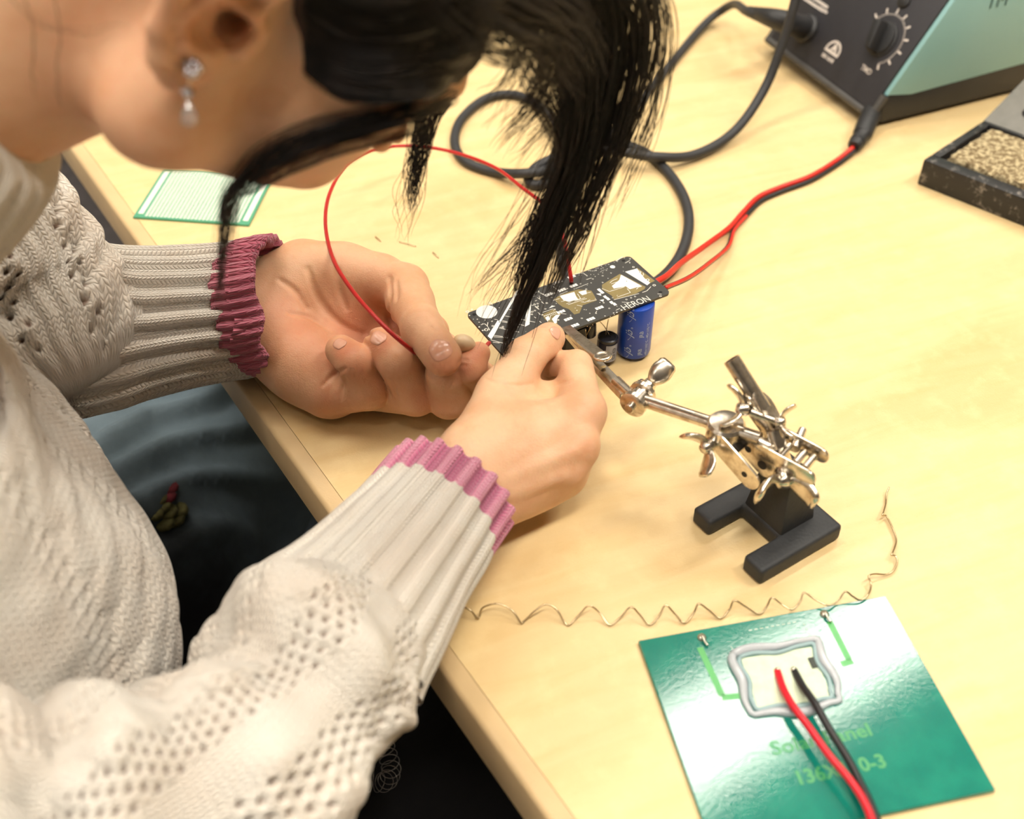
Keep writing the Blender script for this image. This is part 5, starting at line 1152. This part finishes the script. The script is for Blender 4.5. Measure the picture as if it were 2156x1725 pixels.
# right sleeve: ribbed forearm
def r_fore(U, V, A, F): return rib(A, 19, .0017, .5)+.0030*vnoise(U, V, 60, 11)+.0012*vnoise(U, V, 22, 12)
rsl = [ctl(700, 1345, 42, .042, .050), ctl(745, 1295, 42, .040, .046), ctl(790, 1240, 41, .038, .042), ctl(850, 1165, 39, .036, .0385), ctl(905, 1092, 37, .034, .0365)]
knit_tube('sleeve', rsl, CREAM, sweater, 420, 240, r_fore, ref=RZ, stitch=(3.2, 2.5))
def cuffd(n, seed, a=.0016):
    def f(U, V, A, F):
        d = rib(A, n, a, .6); EXTRA['hole_shade'] = np.clip(.5-.62*d/a, 0, 1); return d+.0016*vnoise(U, V, 30, seed)  # marks rib recesses, where shade is put into the yarn colour
    return f
rcf = [ctl(903, 1095, 37, .0345, .0370), ctl(925, 1065, 37, .0345, .0370), ctl(952, 1030, 37.5, .0340, .0368)]
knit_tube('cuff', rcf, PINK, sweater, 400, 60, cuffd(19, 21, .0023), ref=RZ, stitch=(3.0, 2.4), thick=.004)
# right sleeve: gathered balloon part down to the elbow, and the upper arm
def r_puff(U, V, A, F):
    t = np.minimum(1, V/24)
    d = (.016*vnoise(U, V, 58, 31)+.012*vnoise(U, V, 27, 32)+.004*vnoise(U, V, 12, 33))*t
    d = d+.0062*np.sin(V/58*2*math.pi-1.9+.9*np.sin(A*2+.6))*t*(.6+.4*np.cos(A-2.2))
    hl_ = np.zeros_like(U); W = U+6*np.sin(V/23.)                # columns wander with the folds
    for k in range(8):
        c = 20+k*41; hl_ = hl_+np.where(np.abs(W-c) < 10.5, holes(W, V, 6.0, 5.4, 1.25, 1.0), 0); d = d+((cable(W, V, c+20.5, 17, 38, .0036) if k % 2 else .0009*np.cos((W-c-20.5)/1.8)))*t
    EXTRA['hole_shade'] = np.clip(-hl_, 0, 1); return d+.0050*hl_
rpf = [ctl(722, 1320, 44, .040, .0455), ctl(688, 1362, 46, .046, .050), ctl(640, 1425, 48, .048, .050), ctl(578, 1510, 50, .048, .050), ctl(492, 1605, 54, .050, .052), ctl(375, 1695, 58, .052, .054), ctl(235, 1760, 64, .054, .058), ctl(80, 1800, 72, .056, .062), ctl(-90, 1810, 84, .058, .064)]
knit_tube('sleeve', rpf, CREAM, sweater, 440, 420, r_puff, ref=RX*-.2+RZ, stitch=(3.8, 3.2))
elb = PM(-190, 1800, 95)
rua = [[*(elb+RZ*-.02+ND*.01), .035, .04], [*elb, .052, .055], [*(elb*.5+SHR*.5), .052, .055], [*SHR, .052, .058], [*(SHR-TD*.05+RZ*.005), .045, .05]]
knit_tube('sleeve', rua, CREAM, sweater, 300, 160, lambda U, V, A, F: .006*vnoise(U, V, 50, 61)+.003*vnoise(U, V, 22, 62), ref=ND, stitch=(4.4, 3.6))
# left sleeve
def l_fore(U, V, A, F): return rib(A, 20, .0026, .55)+.0030*vnoise(U, V, 60, 41)+.001*vnoise(U, V, 20, 42)
lsl = [ctl(60, 700, 62, .040, .040), ctl(130, 694, 58, .050, .052), ctl(215, 688, 54, .048, .050), ctl(290, 680, 50, .044, .045), ctl(390, 668, 46, .041, .0415), ctl(470, 659, 44, .0400, .0405), ctl(512, 654, 44, .0395, .0400), ctl(545, 651, 44, .0360, .0365)]
knit_tube('sleeve', lsl, CREAM, sweater, 460, 300, l_fore, ref=RZ, stitch=(3.3, 2.7))
lcf = [ctl(520, 652, 44, .0412, .0418), ctl(540, 649, 45, .0428, .0434), ctl(560, 646, 46, .0432, .0440), ctl(590, 643, 45, .0425, .0438)]
knit_tube('cuff', lcf, ROSE, sweater, 460, 80, lambda U, V, A, F: .0012*np.cos(A*44+V*.10)+.0022*vnoise(U, V, 26, 45)+.0022*np.sin(A*9)*F, ref=RZ, stitch=(3.0, 2.4), thick=.004, slant=.020, wob=.0022)
def l_puff(U, V, A, F):
    d = .009*vnoise(U, V, 70, 51)+.005*vnoise(U, V, 30, 52); t = np.clip(F*8, 0, 1)*np.clip((1-F)*7, 0, 1); hl_ = np.zeros_like(U)
    for k in range(10):
        c = 20+k*42; hl_ = hl_+np.where(np.abs(U-c) < 6, holes(U, V, 12, 7., 2.0, 1.), 0)*t; d = d+(cable(U, V, c+21, 26, 56, .0075) if k % 2 else .0014*np.cos((U-c-21)/2.))*t
    EXTRA['hole_shade'] = np.clip(-hl_, 0, 1); return d+.006*hl_
lq = [PM(-290, 290, 175), PM(-150, 450, 130), PM(-50, 570, 98), PM(30, 665, 74), PM(95, 752, 57), PM(132, 812, 46), PM(150, 845, 39)]
lpf = [[*q, r1, r2] for q, r1, r2 in zip(lq, (.062, .064, .062, .062, .060, .050, .020), (.066, .068, .066, .065, .062, .052, .020))]
knit_tube('sleeve', lpf, CREAM, sweater, 420, 300, l_puff, ref=RZ+ND*.3, stitch=(4.2, 3.6))

# ---------------------------------------------------------------- hair
HAIR = None
m, nb, bs, tc = base_mat('black_hair', .38)
n1 = nb.noise(tc.outputs['Object'], 120, 4, .6); nb.put(bs.inputs['Base Color'], nb.mix(nb.ramp(n1, .35, .75), (*srgb(20, 16, 15), 1), (*srgb(40, 30, 26), 1))); bs.inputs['Specular IOR Level'].default_value = .35; bs.inputs['Roughness'].default_value = .45; HAIR = m
# cap of hair on the skull
Hc = Field((-.135, -.10, -.06), (.125, .10, .15), .002)
def HE(c, r, k=.01, op='add'): Hc.ell(np.array(c)/1000, np.array(r)/1000, None, k, op)
HE((-3, 0, 52), (101, 80, 80)); HE((40, 0, 48), (59, 66, 56), .02)
HE((118, 0, 8), (62, 120, 66), .012, 'cut')                     # the open face
HE((-8, -82, -2), (28, 40, 40), .008, 'cut'); HE((-8, 82, -2), (28, 40, 40), .008, 'cut'); HE((-40, 0, -70), (90, 90, 62), .012, 'cut'); HE((30, -84, -34), (34, 40, 44), .010, 'cut'); HE((30, 84, -34), (34, 40, 44), .010, 'cut')
def inside(px, py, poly):
    c = False
    for i in range(len(poly)):
        (x0, y0), (x1, y1) = poly[i], poly[i-1]
        if (y0 > py) != (y1 > py) and px < (x1-x0)*(py-y0)/(y1-y0)+x0: c = not c
    return c
POLY = [(672, -160), (668, 60), (674, 130), (700, 160), (760, 188), (830, 192), (900, 175), (960, 140), (1000, 95), (1040, 40), (1080, -160)]
for px in range(660, 1100, 22):
    for py in range(-160, 230, 22):
        if inside(px, py, POLY):
            q = headhit(px, py)
            if q is not None: q = hl(q); Hc.cone(q, q+1e-4, .0062, .0062, k=.006)
V, Fq = Hc.nets(3)
hair = quadmesh('hair', HO+V@HM.T, Fq, HAIR, person)
def strands(name, locks, parent=hair):
    """locks: (guide pts, start radius, end radius, count, strand thickness, frizz, end spread)"""
    VV, FF, off = [], [], 0
    for guide, w0, w1, cnt, th, frz, trim in locks:
        g = catmull(guide, 40); T, X, Y = frames(g)
        for _ in range(cnt):
            a = rng.random()*2*math.pi; r = math.sqrt(rng.random()); ph = rng.random(3)*6.28; fr_ = 1+rng.random(2)*3; end = 1-trim*rng.random()**1.6; st0 = .0
            n = 26; f = np.linspace(st0, end, n); ix = f*39; i0_ = np.minimum(ix.astype(int), 38); t = (ix-i0_)[:, None]
            c = g[i0_]*(1-t)+g[i0_+1]*t; x = X[i0_]; y = Y[i0_]
            wv_ = w0+(w1-w0)*f; tw = a+.5*math.sin(ph[0])*f
            o_ = (x*np.cos(tw)[:, None]+y*np.sin(tw)[:, None])*(wv_*r)[:, None]
            o_ += (x*np.sin(f*6*fr_[0]+ph[1])[:, None]+y*np.sin(f*6*fr_[1]+ph[2])[:, None])*(frz*f)[:, None]
            if rng.random() < .10: o_ += (x*math.cos(ph[0])+y*math.sin(ph[0]))*(f[:, None]**2)*w0*1.1
            p = c+o_; rad = th*(.35+.65*np.minimum(1, (1.02-f/end)*4)); rad[-1] *= .3
            v, q = tube_arrays(p, rad, 3); VV.append(v); FF.append(q+off); off += len(v)
    o = quadmesh(name, np.vstack(VV), np.vstack(FF), HAIR, parent); o['kind'] = 'stuff'; return o
def G(*pts): return [Q(*p) for p in pts]
main = [G((1150, -160, .47), (1235, -60, .50), (1262, 60, .525), (1250, 190, .55), (1215, 330, .575), (1170, 460, .60), (1120, 590, .625), (1075, 700, .645), (1052, 775, .655)),
        G((1100, -160, .46), (1190, -40, .49), (1212, 80, .515), (1216, 200, .54), (1195, 330, .57), (1150, 450, .60), (1105, 560, .62), (1080, 650, .64)),
        G((1200, -160, .48), (1310, -40, .51), (1335, 80, .535), (1310, 220, .56), (1262, 360, .585), (1215, 480, .61), (1180, 560, .63), (1150, 640, .645)),
        G((1000, -120, .45), (1120, -20, .475), (1150, 60, .50), (1120, 140, .52), (1080, 210, .535), (1040, 260, .55)),
        G((1050, -120, .46), (1150, 0, .49), (1185, 120, .52), (1160, 210, .54), (1110, 270, .555), (1060, 330, .57)),
        G((1220, -160, .49), (1345, -30, .52), (1378, 70, .54), (1362, 220, .565), (1320, 340, .585), (1260, 460, .605)),
        G((1080, -120, .46), (1180, 40, .50), (1205, 200, .54), (1180, 320, .57), (1090, 470, .59), (1010, 590, .61), (985, 680, .62)),
        G((1120, 150, .52), (1195, 320, .57), (1175, 430, .60), (1105, 520, .615), (1040, 590, .625), (1000, 640, .63))]
strands('fringe', [(main[0], .017, .0020, 260, .00026, .0012, .35), (main[1], .015, .004, 200, .00026, .0015, .5), (main[2], .017, .004, 200, .00026, .0015, .6), (main[3], .013, .012, 120, .00022, .0020, .5), (main[4], .013, .012, 120, .00022, .0020, .5), (main[5], .011, .010, 60, .00020, .0020, .6), (main[6], .008, .010, 22, .00016, .0030, .5), (main[7], .008, .008, 50, .00018, .0025, .5)]+[(q_, .016, .016, 150, .00030, .0012, .25) for q_ in (G((820, -140, .40), (960, -10, .425), (1050, 50, .45), (1120, 70, .48), (1190, 170, .52)), G((900, -180, .41), (1010, -60, .43), (1100, 0, .46), (1170, 50, .49), (1225, 160, .52)))])
def HH(*px): 
    out = [headhit(x, y, .004) for x, y in px]; return [p for p in out if p is not None]
def hang(p0, px): 
    d0 = proj(p0)[2]; return [Q(x, y, d0+dd) for x, y, dd in px]
c0_ = HH((930, 200), (860, 222), (780, 244), (700, 268), (630, 292), (570, 322), (520, 356)); c1_ = HH((950, 215), (880, 238), (800, 262), (720, 288), (640, 318), (580, 345), (535, 368)); c2_ = HH((800, 226), (720, 240), (650, 256), (590, 280), (540, 310), (505, 345))
chk = [c0_+hang(c0_[-1], [(488, 402, .012), (474, 470, .03), (467, 560, .05), (462, 650, .07)]), c1_+hang(c1_[-1], [(500, 405, .012), (482, 490, .035), (472, 600, .055)]), c2_+hang(c2_[-1], [(478, 400, .012), (466, 470, .03), (458, 560, .05)])]
strands('side_lock', [(chk[0], .0050, .0016, 75, .00018, .0008, .35), (chk[1], .0050, .0025, 45, .00016, .0010, .5), (chk[2], .0040, .0018, 22, .00014, .0010, .5)])
far = [G((930, 200, .56), (905, 240, .57), (888, 300, .585), (872, 380, .60), (866, 450, .61)), G((920, 210, .56), (895, 255, .57), (880, 330, .59), (860, 420, .605), (850, 520, .62))]
strands('far_lock', [(far[0], .007, .003, 90, .00020, .0012, .5), (far[1], .006, .008, 26, .00014, .0030, .4)])
# combed strands lying on the cap
lk = []
for k in range(16):
    g_ = HH((652, -90+15*k), (700, -62+15.5*k), (760, -40+15.4*k), (830, -36+15*k), (900, -50+14.5*k), (970, -80+14*k), (1020, -110+13*k))
    if len(g_) > 3: lk.append(([p+nrm(CAM-p)*.0045 for p in g_], .0040, .0040, 34, .00026, .0010, .15))
strands('combed_strands', lk)

nw = [HH((62, -10), (76, 60), (72, 130), (80, 200)), HH((112, -20), (122, 60), (118, 150), (128, 220)), HH((20, -20), (90, 40), (200, 60), (300, 40))]
nw = [q for q in nw if len(q) > 2]
if nw: strands('nape_wisps', [(q, .0016, .0016, 3, .00007, .0010, .3) for q in nw])
# ---------------------------------------------------------------- earring
cry = mat('crystal', (1, 1, 1), .03, trans=.85, spec=.8); silv = mat('silver', srgb(210, 208, 214), .15, metal=1.)
e0 = Q(408, 146, .402); b = MB(); 
for a in range(5): c = e0+rt*.0022*math.cos(a*1.257)-upv*.0022*math.sin(a*1.257); b.lathe(c-fw*.001, -fw, [(0, .0016), (.001, .0016), (.002, .0008), (.0022, .0002)], 8)
stud = b.build('earring', silv, person)
b = MB(); e1 = Q(394, 192, .404); e2 = Q(397, 246, .406); b.tube(catmull([e0, (e0+e1)/2-fw*.001, e1], 8), .0004, 6); b.lathe(e1-upv*-.002, -upv, [(0, .0004), (.0016, .0022), (.0032, .0022), (.0044, .0005)], 8); b.build('earring_link', silv, stud)
b = MB(); d = nrm(e2-e1); b.lathe(e1+d*.003, d, [(0, .0004), (.003, .0020), (.0062, .0031), (.0082, .0026), (.0092, .0004)], 8); b.build('crystal_drop', cry, stud)

# ---------------------------------------------------------------- coil spring lying on the lap
sc = [P(797, 1528, -.060), P(806, 1558, -.066), P(816, 1590, -.074), P(824, 1622, -.084), P(815, 1645, -.094), P(800, 1648, -.099), P(775, 1648, -.100), P(748, 1652, -.101), P(725, 1660, -.102)]
g = catmull(sc, 900); T, X, Y = frames(g); t = np.linspace(0, 1, 900)*2*math.pi*14
coil = g+(X*np.cos(t)[:, None]+Y*np.sin(t)[:, None])*.0052
b = MB(); b.tube(coil, .00022, 5); o = b.build('coil_spring', mat('dark_steel_wire', srgb(150, 146, 140), .3, metal=1.), smooth=True); meta(o, 'loose coil of fine steel wire hanging beside the near sleeve over the dark trousers', 'wire coil')
